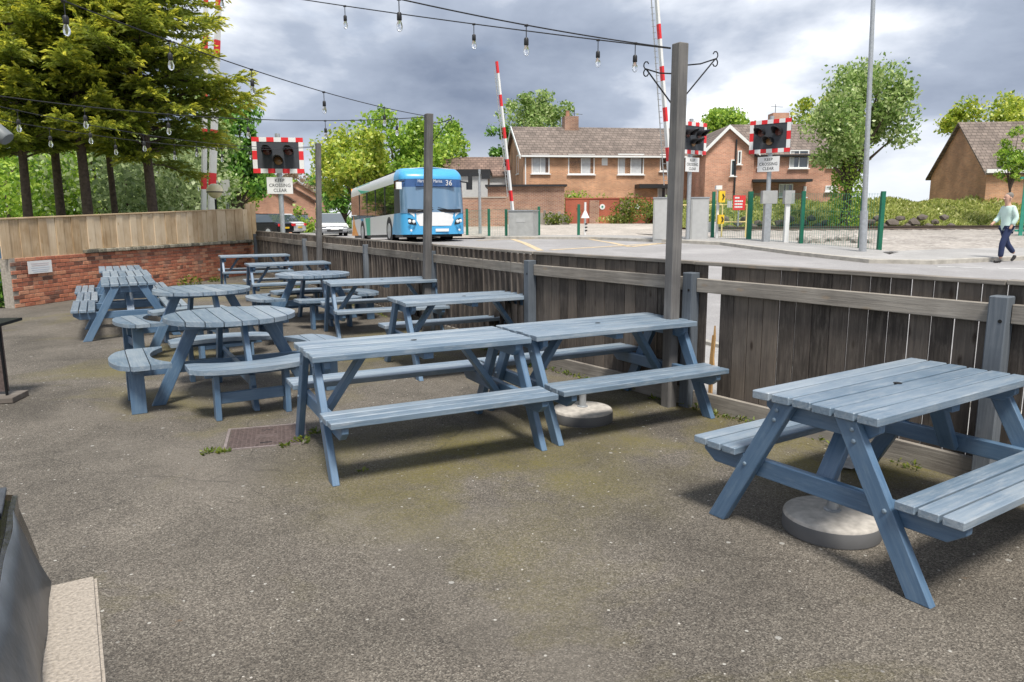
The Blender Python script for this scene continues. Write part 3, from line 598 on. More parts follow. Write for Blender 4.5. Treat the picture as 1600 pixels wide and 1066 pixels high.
def picnic_table(x, y, a, L, label, W=.64, bolts=False, nseat=3):
    root = thing('picnic_table', label, 'picnic table', (x,y,0), a, group='blue picnic tables')
    pw = (W-5*.013)/6; H, S = .74, .415
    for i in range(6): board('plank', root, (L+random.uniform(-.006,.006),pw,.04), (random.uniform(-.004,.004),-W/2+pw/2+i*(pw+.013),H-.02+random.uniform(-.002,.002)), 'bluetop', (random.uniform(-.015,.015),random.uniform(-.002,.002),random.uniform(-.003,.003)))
    sw = (.275-(nseat-1)*.012)/nseat
    for sg in (-1,1):
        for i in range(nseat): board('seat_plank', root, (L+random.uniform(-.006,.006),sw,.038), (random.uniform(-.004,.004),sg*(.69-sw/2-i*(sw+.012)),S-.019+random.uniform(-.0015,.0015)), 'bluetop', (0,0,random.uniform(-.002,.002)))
    for e in (-1,1):
        xo = e*(L/2-.022); xi = e*(L/2-.066)
        for sg in (-1,1):
            lg = legpart('leg', root, trapez((sg*.535,0),(sg*.155,H-.042), .092, min(xo,xi), max(xo,xi)), axis=(0,-sg*.38,.698))
            if bolts:
                for (yy,zz) in ((sg*(.155+.38*.10),.66),(sg*(.155+.38*.13),.61),(sg*(.155+.38*.55),.345)):
                    part('bolt', MB().lathe([(.011,0),(.011,.003),(.006,.007)],8), 'bolt', lg, True).matrix_local = LQ[0].inverted() @ Matrix.Translation((xo+e*.0005,yy,zz)) @ Matrix.Rotation(R(90)*e,4,'Y')
        xb0, xb1 = e*(L/2-.068), e*(L/2-.112)
        legpart('seat_bearer', root, MB().prism_x([(-.60,.283),(.60,.283),(.672,.335),(.672,S-.040),(-.672,S-.040),(-.672,.335)], min(xb0,xb1), max(xb0,xb1)))
        legpart('top_bearer', root, MB().prism_x([(-.23,.61),(.23,.61),(.29,.655),(.29,H-.042),(-.29,H-.042),(-.29,.655)], min(xb0,xb1), max(xb0,xb1)))
        beam('brace', root, (e*(L/2-.125),0,.30), (e*L*.235,0,H-.055), .09, .042, 'blue', R(0))
    cb = legpart('middle_bearer', root, MB().box(-.035,.035,-.29,.29,H-.085,H-.042))
    part('parasol_hole', MB().lathe([(.021,H+.0005),(.021,H+.0015)],14), 'hole', root)
    return root
TB = [(1.945,3.60,33.1,1.42,'nearest blue picnic table at the right, standing over a parasol base',1),
 (-.679,4.99,26.8,1.51,'blue picnic table in the middle, beside the square manhole cover',1),
 (.683,5.745,28.4,1.495,'blue picnic table butted end to end against the right of the middle one',1),
 (-.51,7.79,26.6,1.505,'blue picnic table by the fence, just behind the end to end pair',0),
 (-1.762,9.93,23.2,1.48,'blue picnic table below the tall post that hides the bus front',0),
 (-4.2,13.78,27.1,1.47,'blue picnic table second from the brick wall along the fence',0),
 (-5.84,16.7,25.9,1.48,'farthest blue picnic table, in the corner of brick wall and fence',0)]
for x,y,a,L,lb,bo in TB: picnic_table(x,y,R(a),L,lb,bolts=bool(bo))
hd = Vector((-1.83,3.28)).normalized(); ha = math.atan2(hd.y,hd.x)
for i,lb in enumerate(('nearest of three blue tables set end to end before the brick wall','middle of three blue tables set end to end before the brick wall','last of three blue tables set end to end, closest to the brick wall')):
    c = Vector((-5.03,9.6))+hd*(.66+i*1.38)+Vector((hd.y,-hd.x))*(.0,.03,-.02)[i]; picnic_table(c.x,c.y,ha,1.31,lb)
def round_table(x, y, a, label):
    root = thing('round_picnic_table', label, 'round picnic table', (x,y,0), a, group='round blue picnic tables with curved seats')
    Rr, H, S = .55, .74, .425; k = 8; pw = 2*Rr/k
    for i in range(k):
        y0, y1 = -Rr+i*pw+.0045, -Rr+(i+1)*pw-.0045; ya = [y0+(y1-y0)*j/6 for j in range(7)]
        X = lambda v: math.sqrt(max(.0004,Rr*Rr-v*v))
        poly = [(X(v),v) for v in ya]+[(-X(v),v) for v in ya[::-1]]
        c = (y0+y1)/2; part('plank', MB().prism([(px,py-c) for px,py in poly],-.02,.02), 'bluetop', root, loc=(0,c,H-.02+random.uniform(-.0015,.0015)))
    for s in (-1,1): board('top_bearer', root, (.9,.07,.044), (s*.2,0,H-.064), 'blue', (0,0,R(90)))
    for q in range(4):
        t = q*math.pi/2; C = lambda r,v,z: (r*math.cos(t)-v*math.sin(t), r*math.sin(t)+v*math.cos(t), z)
        Ro, Ri = .985, .67
        for i,(a0,a1) in enumerate(((.545,.695),(.703,.84),(.848,.986))):
            vv = np.linspace(-.46,.46,31); lo, hi = [], []
            for v in vv:
                ul = max(a0, math.sqrt(max(0,Ri*Ri-v*v))); uh = min(a1, math.sqrt(Ro*Ro-v*v)-(.35*max(0,abs(v)-.36))*1.3)
                if uh-ul > .004: lo.append((ul,v)); hi.append((uh,v))
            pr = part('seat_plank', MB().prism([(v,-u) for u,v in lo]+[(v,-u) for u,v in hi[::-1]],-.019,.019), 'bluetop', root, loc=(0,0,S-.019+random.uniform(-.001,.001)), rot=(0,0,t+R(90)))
        lg = legpart('leg', root, trapez((.64,0),(.30,H-.042), .10, -.022, .022), axis=(0,-.34,.698), T=Matrix.Translation(C(0,.05,0)) @ Matrix.Rotation(t-R(90),4,'Z'))
        for v in (-.27,.27): board('seat_leg', root, (S-.042,.115,.044), C(.80,v,(S-.042)/2), 'blue', Matrix(((0,math.cos(t),-math.sin(t)),(0,math.sin(t),math.cos(t)),(1,0,0))).to_euler())
        board('seat_stretcher', root, (.494,.09,.032), C(.80,0,.17), 'blue', (R(90),0,t+R(90)))
        board('seat_batten', root, (.70,.05,.04), C(.80,0,S-.062), 'blue', (0,0,t+R(90)))
    for q,zz in ((0,.30),(1,.303)): board('cross_beam', root, (1.72,.044,.09), (0,0,zz) if q else (0,0,zz), 'blue', (0,0,q*math.pi/2))
    return root
round_table(-2.5,6.45,R(-60),'nearest round blue table with four curved seats, left of the manhole cover')
round_table(-3.74,8.82,R(-52),'round blue table behind the nearest round one')
round_table(-3.03,11.15,R(-58),'round blue table near the fence, farthest of the three round ones')
# ------------------------------------------------------------------ parasol bases, manhole cover, litter
def parasol_base(x, y, label, h=.36, r=.235):
    root = thing('parasol_base', label, 'parasol base', (x,y,0), group='concrete parasol bases under the tables')
    part('weight', MB().lathe([(r*.97,0),(r,.012),(r,.075),(r*.985,.088),(r*.955,.095),(.05,.108)],40), 'concrete', root, True)
    part('rubber_edge', MB().lathe([(r*1.0,.004),(r*1.006,.012),(r*1.006,.074),(r*.996,.078)],40), plain('grey_rim',(.12,.12,.122),.7), root, True)
    tb = part('tube', MB().lathe([(.028,.1),(.028,h),(.022,h),(.022,.12)],20), 'steel', root, True); part('collar', MB().lathe([(.042,.106),(.042,.114),(.03,.118)],20), 'steel', tb, True)
    part('clamp_ring', MB().lathe([(.032,h-.03),(.034,h-.028),(.034,h+.006),(.025,h+.008)],20), 'greypaint', tb, True)
b_ = at(1297,812,3.6); parasol_base(1.615,3.50,'round concrete parasol base under the nearest table')
parasol_base(.55,5.56,'round concrete parasol base under the right table of the end to end pair',.30)
mh = thing('manhole_cover', 'rusty square manhole cover set in the asphalt', 'manhole cover', (-1.80,5.16,0), R(17)); mh.scale = (.80,.80,1)
part('frame', MB().box(-.35,.35,-.33,-.305,0,.007).box(-.35,.35,.305,.33,0,.009).box(-.35,-.325,-.305,.305,0,.009).box(.325,.35,-.305,.305,0,.009), plain('worn_iron',(.24,.20,.19),.6,.2,.25,30), mh)
pl_ = part('plate', MB().box(-.318,.318,-.298,.298,0,.004), 'castiron', mh)
mb = MB()
for i in range(17):
    for j in range(16):
        X, Y = -.30+i*.0375, -.28+j*.0375
        if abs(X) < .08 and abs(Y) < .07: continue
        if abs(X) < .07 and (abs(abs(Y)-.2) < .03): continue
        mb.box(X-.012,X+.012,Y-.012,Y+.012,.004,.0085)
stuff(part('raised_pattern', mb, 'castiron', pl_)); part('badge', MB().box(-.07,.07,-.06,.06,.004,.007), 'castiron', pl_)
for s in (-1,1): part('key_slot', MB().box(-.05,.05,s*.2-.012,s*.2+.012,.004,.0052), 'hole', pl_)
bm = bmesh.new(); bmesh.ops.create_icosphere(bm, subdivisions=3, radius=.09)
for v in bm.verts: v.co *= 1+random.uniform(-.28,.28); v.co.z *= .55; v.co.x *= 1.3
me = bpy.data.meshes.new('litter'); bm.to_mesh(me); bm.free(); me.materials.append(M['litter']); lt = ob('litter', me, None, (2.12,4.46,.045)); tag(lt,'crumpled white plastic litter on the ground behind the nearest table','litter')
# weeds in the cracks: nobody could count the blades
def weeds(name, spots, label, mat='weed', sz=.05):
    P, D = [], []
    for x,y,n,r,h in spots:
        for _ in range(n):
            a, q = random.uniform(0,6.28), r*random.random()**.7; t = random.random()
            P.append((x+q*math.cos(a), y+q*math.sin(a), .006+h*t*(1-q/r*.6))); D.append((math.cos(a)*.9,math.sin(a)*.9,.35+.6*random.random()))
    o = leaves(name, P, sz, mat, None, D, 2.6); stuff(o); tag(o,label,'weeds'); return o
sp_ = []
for s in np.arange(-13,5.5,.11):
    p,u,n = along(s); 
    if random.random() < (.85 if -.3 < s < 1.6 or 2.2 < s < 3.0 else .35): q = p-n*(.06+.05*random.random()); sp_.append((q.x,q.y,random.randint(8,30),.06,.05))
weeds('fence_weeds', sp_, 'low green weeds growing along the foot of the dark fence', sz=.035)
weeds('manhole_weeds', [(-1.50,5.0,50,.07,.05),(-1.45,5.2,36,.06,.06),(-1.60,4.93,26,.05,.03),(-2.08,4.80,46,.08,.012),(-1.98,4.80,30,.05,.01),(-.95,4.42,9,.04,.010)], 'small green weeds at the edge of the manhole cover', sz=.036)
weeds('wall_weeds', [(-7.65,17.4,110,.3,.28),(-8.0,15.6,60,.18,.2),(-7.4,18.3,50,.2,.15)], 'green weeds at the foot of the brick wall', sz=.09)
# scattered crumbs, petals and grit on the asphalt
mb = MB()
for _ in range(240):
    y = random.uniform(1.5,11); x = random.uniform(-.75*y,min(.7*y, 2.6 if y < 5 else .2+(8-y)*.6)); r = random.uniform(.002,.0062); a = random.uniform(0,6.28); e = random.uniform(.4,1)
    pts = [(x+r*math.cos(a+k*1.2566)*random.uniform(.7,1.2), y+r*e*math.sin(a+k*1.2566)*random.uniform(.7,1.2)) for k in range(5)]; mb.prism(pts, .0005, random.uniform(.002,.004))
g = part('petal_litter', mb, plain('petals',(.5,.47,.42),.8,0,.3), None); stuff(g); tag(g,'tiny pale crumbs and petals scattered over the asphalt','debris')
# ------------------------------------------------------------------ brick wall with new timber fence on top
WA, WB = Vector((-8.88,13.0)), Vector((-7.30,20.95)); wu = (WB-WA).normalized(); WL = (WB-WA).length; wn = Vector((wu.y,-wu.x)); wang = math.atan2(wu.y,wu.x)
wall = thing('brick_wall', 'old red brick garden wall under the pale timber boards', 'wall', (WA.x,WA.y,0), wang)     # local x along wall, -y towards the garden
part('core', MB().box(0,WL,.012,.215,-.05,.885), 'mortar', wall)
NC = 12; bl, bh = .215, .065; cells = []
for c in range(NC):
    if c in (5,): n = int(WL/.1125); cells += [(c,(i+.5)*.1125,.1025) for i in range(n)]
    else: cells += [(c,(i+(.5 if c%2 else .0))*.2255+.113,bl) for i in range(int(WL/.2255)+1)]
cells = [q for q in cells if q[1]+q[2]/2 < WL+.02]
cells.sort(key=lambda q: q[1]); rest = MB()
bmesh_cache = {}
for k,(c,x,ln) in enumerate(cells):
    if x-ln/2 < 0: continue
    z = .004+c*.074+bh/2; y = random.uniform(-.004,.003); top = c == NC-1
    if k < 300:
        o = ob('brick', board_mesh(ln,.1,bh,'solobrick',.006), wall, (x,y+.05,z), (random.uniform(-.01,.01),0,random.uniform(-.006,.006)))
    else: rest.box(x-ln/2,x+ln/2,y,y+.1,z-bh/2,z+bh/2)
for k in range(int((WL-1.75)/.113)): ob('coping_brick', board_mesh(.105,.13,.07,'copingbrick',.008), wall, (1.75+.056+k*.113,.01+random.uniform(-.004,.004),.892+.036+random.uniform(-.003,.003)), (random.uniform(-.02,.02),0,random.uniform(-.02,.02)))
M['brickrest'] = leafmat.__globals__['solobrick']()
nt_ = M['brickrest'].node_tree; gi = nt_.nodes.new('ShaderNodeNewGeometry'); ri = [x for x in nt_.nodes if x.type == 'VALTORGB'][0]; nt_.links.new(gi.outputs['Random Per Island'], ri.inputs['Fac'])
stuff(part('far_bricks', rest, 'brickrest', wall))
wf = thing('board_fence', 'pale new timber board fence standing on top of the brick wall', 'fence', (WA.x,WA.y,0), wang)
x, i = -.12, 0
while x < WL-.02:
    bw = random.uniform(.185,.225); t = x/WL; z0, z1 = (.875 if x < 1.75 else .967), 1.565+.25*t; 
    o = board('plank', wf, (z1-z0,bw-.004,.022), (x+bw/2,.03+.014*(i%2),(z0+z1)/2), 'newwood', Matrix(((0,1,0),(0,0,1),(1,0,0))).to_euler(), .003)
    if x > WL-.55: o.scale.x = 1.2 if x > WL-.28 else 1.; o.location.z += .07 if x > WL-.28 else 0
    x += bw; i += 1
beam('capping', wf, (-.14,.04,1.575), (WL-.5,.04,1.57+.25*(WL-.5)/WL+.006), .075, .028, 'newwood')
beam('back_rail', wf, (-.1,.085,1.15), (WL-.03,.085,1.3), .045, .09, 'newwood'); o = board('end_post', wf, (1.95,.09,.09), (WL-.1,.11,.97), 'newwood', (0,R(-90),0)); o = board('corner_post', wf, (1.02,.12,.1), (WL+.07,.06,.5), 'newwood', (0,R(-90),0))
sg = thing('notice', 'small white notice fixed to the left end of the brick wall', 'sign', (WA.x+wu.x*.62-wu.y*-.02,WA.y+wu.y*.62-.02,.70), wang)
part('panel', MB().box(-.27,.27,-.012,-.006,-.115,.115), 'white', sg)
for z,wd,cl in ((.065,.2,'red'),(.03,.19,'red'),(-.012,.21,'dest'),(-.05,.2,'dest'),(-.082,.17,'dest')): part('printed_line', MB().box(-wd,wd,-.0145,-.012,z-.0035,z+.0035), plain('faded_'+cl,(.55,.42,.44) if cl == 'red' else (.45,.52,.62),.7), sg)
gt = thing('blue_gate', 'blue boarded gate at the left end of the brick wall', 'gate', (-10.35,13.75,0), R(8))
for k in range(7): board('plank', gt, (1.2,.195,.022), (k*.2,0,.62), 'bluegate', Matrix(((0,1,0),(0,0,1),(1,0,0))).to_euler())
for z in (.3,1.0): board('cross_rail', gt, (1.4,.04,.09), (.6,.035,z), 'bluegate')
pp = board('gate_post', gt, (1.05,.1,.1), (1.36,.0,.5), 'bluepost', (0,R(-90),0))
def bush(name, c, r, n, mat, label, size, group=None, cat='shrub'):
    root = thing(name, label, cat, (c[0],c[1],c[2]), group=group); P = []
    k = max(5,int(n/260)); cs = [(random.gauss(0,.45),random.gauss(0,.45),random.random()) for _ in range(k)]
    for i in range(n):
        q = random.choice(cs); v = rng.normal(size=3); v /= np.linalg.norm(v); v *= .5*random.random()**.35
        P.append(((q[0]+v[0])*r[0],(q[1]+v[1])*r[1],max(.02,(q[2]*.8+v[2]+.2)*r[2])))
    leaves('foliage', P, size, mat, root); part('stem', MB().tube([(0,0,-.1),(.03,.02,r[2]*.5),(.0,.05,r[2]*.9)],[.05*r[2],.03*r[2],.01*r[2]],6), 'bark', root); return root
bush('shrub',(-9.4,13.35,0),(.35,.35,.6),500,'leafC','leafy green shrub in front of the blue gate',.09)
# ------------------------------------------------------------------ near left corner: stone-capped brick pier with a covered box on it
pr = thing('stone_pier', 'low brick pier with a pale stone coping at the bottom left corner', 'wall', (-1.17,1.89,0), R(31))
part('coping', MB().box(-.33,.012,-1.3,.012,.55,.60), 'slab', pr); b = bmesh.new(); b.from_mesh(pr.children[0].data); bmesh.ops.bevel(b, geom=b.edges[:], offset=.008, segments=2, affect='EDGES'); b.to_mesh(pr.children[0].data); b.free()
part('core', MB().box(-.3,-.012,-1.3,-.012,-.02,.55), 'mortar', pr)
for c in range(7):
    for k in range(6):
        y = -.12-k*.2255-(.11 if c%2 else 0)
        if y > -1.25: ob('brick', board_mesh(.215,.1,.065,'solobrick',.005), pr, (-.045,y,.045+c*.075), (0,0,R(90)+random.uniform(-.01,.01)))
    ob('brick', board_mesh(.215,.1,.065,'solobrick',.005), pr, (-.125,-.045,.045+c*.075), (0,0,0))
cb_ = thing('covered_box', 'black box under slates and a grey plastic sheet on the stone pier', 'box', (-1.17,1.89,.601), R(31))
def wavy(name, poly, y0, y1, mat, amp=.012, seg=24):
    """a sheet of plastic hanging in soft folds: poly = (x,z) outline rows over the length"""
    v, f = [], []; k = len(poly)
    for i in range(seg+1):
        t = i/seg; y = y0+(y1-y0)*t
        for j,(xx,zz) in enumerate(poly): v.append((xx+amp*math.sin(9*t+j*1.3)+amp*.6*math.sin(23*t+j*.7), y, zz+amp*.8*math.sin(7*t+j)*(1 if j else .3)))
    f = [(i*k+j,i*k+j+1,(i+1)*k+j+1,(i+1)*k+j) for i in range(seg) for j in range(k-1)]
    m = MB().add(v,f); o = part(name, m, mat, cb_, True); s = o.modifiers.new('thick','SOLIDIFY'); s.thickness = .002; return o
part('box_body', MB().box(-.62,-.16,-1.25,.20,.0,.205), 'plastic', cb_)
wavy('black_cover', [(-.60,.214),(-.40,.216),(-.21,.214),(-.172,.206),(-.150,.10),(-.130,.004)], -1.25, .21, 'plastic', .003)
wavy('grey_sheet', [(-.158,.222),(-.142,.17),(-.126,.11),(-.112,.05),(-.100,.006)], -1.2, .02, 'sheet', .004)
for k in range(2): board('slate_tile', cb_, (.40,.20,.012), (-.385,.125-k*.205,.228+.004*(k%2)), 'slate', (R(2),R(3),R(2)*k), .002)
# ------------------------------------------------------------------ small black stand at the left edge
st = thing('metal_stand', 'black metal stand on a wooden foot at the left edge of the garden', 'stand', (-4.66,6.36,0), R(10))
part('top', MB().box(-.30,.26,-.24,.16,.675,.70), 'iron', st)
for X in (-.26,.2): part('leg', MB().tube([(X,-.14,.05),(X,-.14,.676)],.012,8), 'iron', st)
part('back_panel', MB().box(-.28,.2,-.10,-.09,.08,.66), 'castiron', st); board('foot_board', st, (.62,.30,.05), (-.02,-.1,.028), 'shedwood')
fl = thing('flood_lamp', 'grey barrel shaped lamp poking in at the left edge before the conifers', 'lamp', tuple(at(-14,196,6.0)))
dv = (at(12,218,6.0)-at(-14,196,6.0)); part('barrel', MB().tube([(0,0,0),dv*.5,dv*.93,dv],[.055,.058,.060,.054],16), plain('lamp_grey',(.16,.175,.18),.5), fl, True); part('arm', MB().tube([(0,0,0),(-.5,-.1,.35),(-1.6,-.2,.42)],.015,8), 'iron', fl, True)
# ------------------------------------------------------------------ trees
def conifer(x, y, h, r, z0, seed, label, trunk=.13):
    rg = np.random.default_rng(seed); z = hz(x,y) if fside(x,y) > 1 else 0.; root = thing('conifer_tree', label, 'tree', (x,y,z), group='dark conifers behind the brick wall')
    lean = rg.normal(size=2)*.15; mb = MB(); tp = [(lean[0]*t,lean[1]*t,-.2+(h+.2)*t) for t in np.linspace(0,1,9)]; mb.tube(tp, [trunk*(1-.9*t)+.01 for t in np.linspace(0,1,9)], 10)
    P, D, T = [], [], []
    nb = int(h*19); limbs = MB()
    for i in range(nb):
        zz = z0+(h-z0)*((i+rg.random())/nb)**1.05; f = (zz-z0)/(h-z0)
        ln = r*(1-f)**.62*rg.uniform(.55,1.12)*(.72+.45*min(1,f*5)); az = rg.uniform(0,6.283)
        dr = np.array([math.cos(az),math.sin(az),0]); sd_ = np.array([-dr[1],dr[0],0]); rise, droop = rg.uniform(.08,.55), rg.uniform(.16,.42)
        pt = lambda t: np.array([lean[0]*zz/h,lean[1]*zz/h,zz])+dr*ln*t+np.array([0,0,ln*(rise*t-droop*t*t+.13*t**6)])
        limbs.tube([pt(t) for t in (0,.3,.6,.85)], [.028*ln/2,.02*ln/2,.012*ln/2,.004], 5, False)
        nt2 = int(12+ln*15)
        for q in range(nt2):
            t = .14+.86*(q+rg.random())/nt2; o = pt(t); tl = (.16+.34*(1-abs(t-.45)))*ln*.42*rg.uniform(.5,1.3)+.10; s = 1 if q%2 else -1
            ddir = dr*.75+sd_*s*(.85 if t < .93 else .15)+np.array([0,0,rg.uniform(-.1,.75)]); ddir /= np.linalg.norm(ddir)
            nl = int(6+tl*38)
            a = ((np.arange(nl)+rg.random(nl))/nl)[:,None]; sw = .07*(1-.6*a)*rg.uniform(-1,1,(nl,1))
            c = o+ddir*tl*a+np.array([0,0,-.30*tl])*a*a+np.cross(ddir,[0,0,1])*sw; c[:,2] += rg.normal(size=nl)*.018; a1 = a[:,0]
            P.append(c); D.append(ddir+np.array([0,0,-.5])*a); T.append(np.clip((.10+.72*a1*t+.35*(t**4)+rg.normal(size=nl)*.10)*(.62+.5*f+.25*rg.random(nl)),0,1))
    P, D, T = np.concatenate(P), np.concatenate(D), np.concatenate(T)
    cr_ = leaves('crown', P, .115, 'conifer', root, D, 3.2, T, .8); stuff(part('branch_wood', limbs, 'bark', cr_)); part('trunk', mb, 'bark', root, True); return root
for k,(px,d,h,r,z0,lb,tk) in enumerate(((240,18.2,12.2,2.75,2.8,'rightmost tall dark conifer with yellow tips, nearest the left barrier arms',.13),(180,19.6,9.8,1.9,3.9,'tall conifer with twin slim trunks left of the rightmost conifer',.09),(136,17.2,9.6,2.1,3.3,'middle conifer of the row behind the brick wall',.13),(92,18.6,9.9,2.1,3.2,'second conifer from the left behind the brick wall',.12),(38,16.8,9.3,2.3,2.9,'leftmost conifer behind the brick wall by the blue gate',.11))):
    conifer(gx(px,d,2.),d,h,r,z0,40+k,lb,tk)
def tree(name, px, d, top, rx, zc, rz, n, mat, label, group, size=.22, trunk=.16, clumps=32, base=None, ry=None, seed=1, ivy=False, gap=.0):
    rg = np.random.default_rng(seed); x = gx(px,d,2.); z = hz(x,d) if base is None else base; root = thing(name, label, 'tree', (x,d,z), group=group); ry = ry or rx
    cs = []
    for i in range(clumps):
        v = rg.normal(size=3); v /= np.linalg.norm(v); v *= rg.uniform(.2,.95)**.7; cs.append((v[0]*rx,v[1]*ry,zc-z+v[2]*rz, rg.uniform(.15,.46)*min(rx,rz*1.2)))
    cs = np.array(cs); ch = rg.integers(0,clumps,n); v = rg.normal(size=(n,3)); v /= np.linalg.norm(v,axis=1,keepdims=True); v *= (rg.random(n)**.4)[:,None]*(1+rg.normal(size=n)*.16)[:,None]
    P = cs[ch,:3]+v*cs[ch,3:4]*np.array([1,1,.8]); P = P[P[:,2] > .25]
    cw = leaves('crown', P, size, mat, root); lm = MB()
    for i in range(0,clumps,2): c = cs[i]; lm.tube([(0,0,(zc-z-rz)*.9),(c[0]*.35,c[1]*.35,(zc-z-rz)*.55+c[2]*.45),(c[0],c[1],c[2])],[trunk*.5,trunk*.3,trunk*.08],5,False)
    stuff(part('limbs', lm, 'bark', cw)); part('trunk', MB().tube([(0,0,-.3),(.05,.02,(zc-z)*.4),(0,.04,zc-z)],[trunk,trunk*.8,trunk*.35],8), 'bark', root, True)
    if ivy:
        m = 2600; a = rg.uniform(0,6.28,m); hh = rg.uniform(0,1,m)**.9*(zc-z)*.8; rr = trunk*1.7+rg.random(m)*.35; leaves('ivy', np.stack([rr*np.cos(a),rr*np.sin(a),hh],1), .16, 'leafA', root)
    return root
gb = 'leafy trees in the background'
V = lambda y,d: 1.582+(338-y)*d/F        # height seen at this row of the photograph, at this distance
tree('leafy_tree',395,70,0,2.6,V(275,70),3.2,5000,'leafC','taller green tree at the left roadside, just left of the terraced houses',gb,.28,seed=52)
tree('leafy_tree',372,52,0,2.1,V(290,52),2.6,5000,'leafA','young green tree at the left roadside before the terraced houses',gb,.24,seed=51)
tree('leafy_tree',370,33,0,1.75,V(245,33),2.5,9000,'leafC','fresh green tree between conifers and the left crossing signal',gb,.2,seed=11)
for i,(px,d,rx,y,rz,n,mt,lb) in enumerate(((-15,27,2.6,V(215,27),3.6,7000,'leafB','pale leafy tree behind the conifers at the far left edge'),(75,30,2.6,V(255,30),2.4,7000,'leafB','pale leafy tree seen between the left conifer trunks'),(165,28,2.2,V(262,28),2.2,7000,'leafE','pale silvery tree behind the middle conifer trunks'),(245,27,2.1,V(255,27),2.4,8000,'leafB','pale grey green tree behind the rightmost conifer trunk'),(318,29,1.9,V(232,29),3.0,8000,'leafE','silvery leaved tree behind the left barrier arms'))):
    tree('leafy_tree',px,d,0,rx,y,rz,n,mt,lb,gb,.17,seed=20+i)
for i,(px,d,rx,rz,mt,lb) in enumerate(((20,24,1.7,1.3,'leafA','green bush low behind the left end of the board fence'),(110,23.5,1.6,1.1,'leafA','green bush low behind the middle of the board fence'),(205,23,1.6,1.1,'leafB','green bush behind the board fence below the twin trunks'),(285,24.5,1.5,1.2,'leafB','pale bush behind the board fence near the barrier'))):
    bush('bush',(gx(px,d),d,0),(rx,rx,2.9+rz*.3),4200,mt,lb,.16,'bushes behind the board fence')
tree('leafy_tree',560,56,0,3.3,V(262,56),3.1,9000,'leafD','bright yellow green tree rising left of the bus roof',gb,.30,seed=31); tree('leafy_tree',632,60,0,4.3,V(255,60),4.2,13000,'leafA','tall fresh green tree rising directly behind the bus',gb,.32,seed=32,trunk=.25)
tree('leafy_tree',700,66,0,2.6,V(240,66),2.6,4200,'leafA','thin crowned tree at the right shoulder of the bus roof',gb,.30,seed=33); tree('leafy_tree',538,66,0,2.6,V(295,66),2.6,6000,'leafC','dark green tree low behind the silver car and bus',gb,.32,seed=34)
tree('leafy_tree',838,70,0,3.8,V(200,70),3.0,7000,'leafE','pale round tree above the ridge of the large brick house',gb,.30,seed=35); tree('leafy_tree',790,66,0,1.6,V(255,66),4.0,4500,'leafC','narrow green tree at the left gable of the large house',gb,.28,seed=36)
tree('leafy_tree',1130,68,0,3.0,V(205,68),2.6,7000,'leafA','green tree behind the gabled brick house roof',gb,.32,seed=37); tree('leafy_tree',1283,62,0,3.0,V(200,62),2.3,6000,'leafD','yellow green tree behind the chimney of the gabled house',gb,.3,seed=38)
tree('ivy_tree',1322,40,0,3.0,V(208,40),3.0,17000,'leafE','large pale blossoming tree with an ivy covered trunk at right',gb,.2,trunk=.3,seed=39,ivy=True,base=.7,clumps=34)
tree('leafy_tree',1545,60,0,4.0,V(205,60),2.2,7000,'leafD','yellow green tree above the roof at the right edge',gb,.3,seed=41); tree('leafy_tree',1575,42,0,.9,V(252,42),1.7,2500,'leafA','slim green tree before the window of the right edge house',gb,.16,seed=42,trunk=.08)
tree('bare_tree',470,95,0,4.6,V(295,95),3.2,4500,'leafF','pinkish bare twigged tree far up the road',gb,.28,seed=43); tree('leafy_tree',432,90,0,3.0,V(302,90),2.6,4500,'leafA','small green tree above the far terraced houses',gb,.3,seed=44); tree('leafy_tree',505,105,0,3.6,V(310,105),2.6,4000,'leafB','distant grey green tree where the road disappears',gb,.34,seed=45)
# ------------------------------------------------------------------ houses
def frame_window(parent, x, z, w_, h_, y, panes=2, curtain=True, mat='upvc'):
    wn_ = part('window', MB().box(x-w_/2,x+w_/2,y-.02,y+.08,z,z+.07).box(x-w_/2,x+w_/2,y-.02,y+.08,z+h_-.07,z+h_).box(x-w_/2,x-w_/2+.07,y-.02,y+.08,z+.07,z+h_-.07).box(x+w_/2-.07,x+w_/2,y-.02,y+.08,z+.07,z+h_-.07), mat, parent)
    pw = (w_-.14)/panes
    for i in range(panes):
        x0 = x-w_/2+.07+i*pw; g_ = part('pane', MB().box(x0+.02,x0+pw-.02,y+.03,y+.045,z+.07,z+h_-.07), 'glass', wn_)
        if i: part('mullion', MB().box(x0-.03,x0+.03,y-.017,y+.07,z+.072,z+h_-.072), mat, wn_)
        if curtain and random.random() < .7: part('curtain', MB().box(x0+.03,x0+pw*random.uniform(.4,.95),y+.024,y+.029,z+.075,z+h_-.075), 'curtain', wn_)
    part('sill', MB().box(x-w_/2-.08,x+w_/2+.08,y-.10,y+.0,z-.06,z-.002), mat, wn_); return wn_
def gable_roof(parent, x0, x1, y0, y1, ze, zr, mat, over=.25, name='roof'):
    ym = (y0+y1)/2; k = (zr-ze)/(ym-y0); a = y0-over; t = .12; ze2 = ze-over*k
    rf = part(name, MB().prism_x([(a,ze2),(ym,zr),(y1+over,ze2),(y1+over,ze2-t),(ym,zr-t),(a,ze2-t)], x0-over, x1+over), mat, parent); return rf
def house(name, label, loc, rz, W, D, ze, zr, wallmat, roofmat_, gable=True):
    root = thing(name, label, 'house', loc, rz); ym = D/2
    part('wall', MB().prism_x([(0,-1.),(D,-1.),(D,ze),(ym,zr-.13),(0,ze)], 0, W), wallmat, root)
    rf = gable_roof(root, 0, W, 0, D, ze, zr, roofmat_); return root, rf
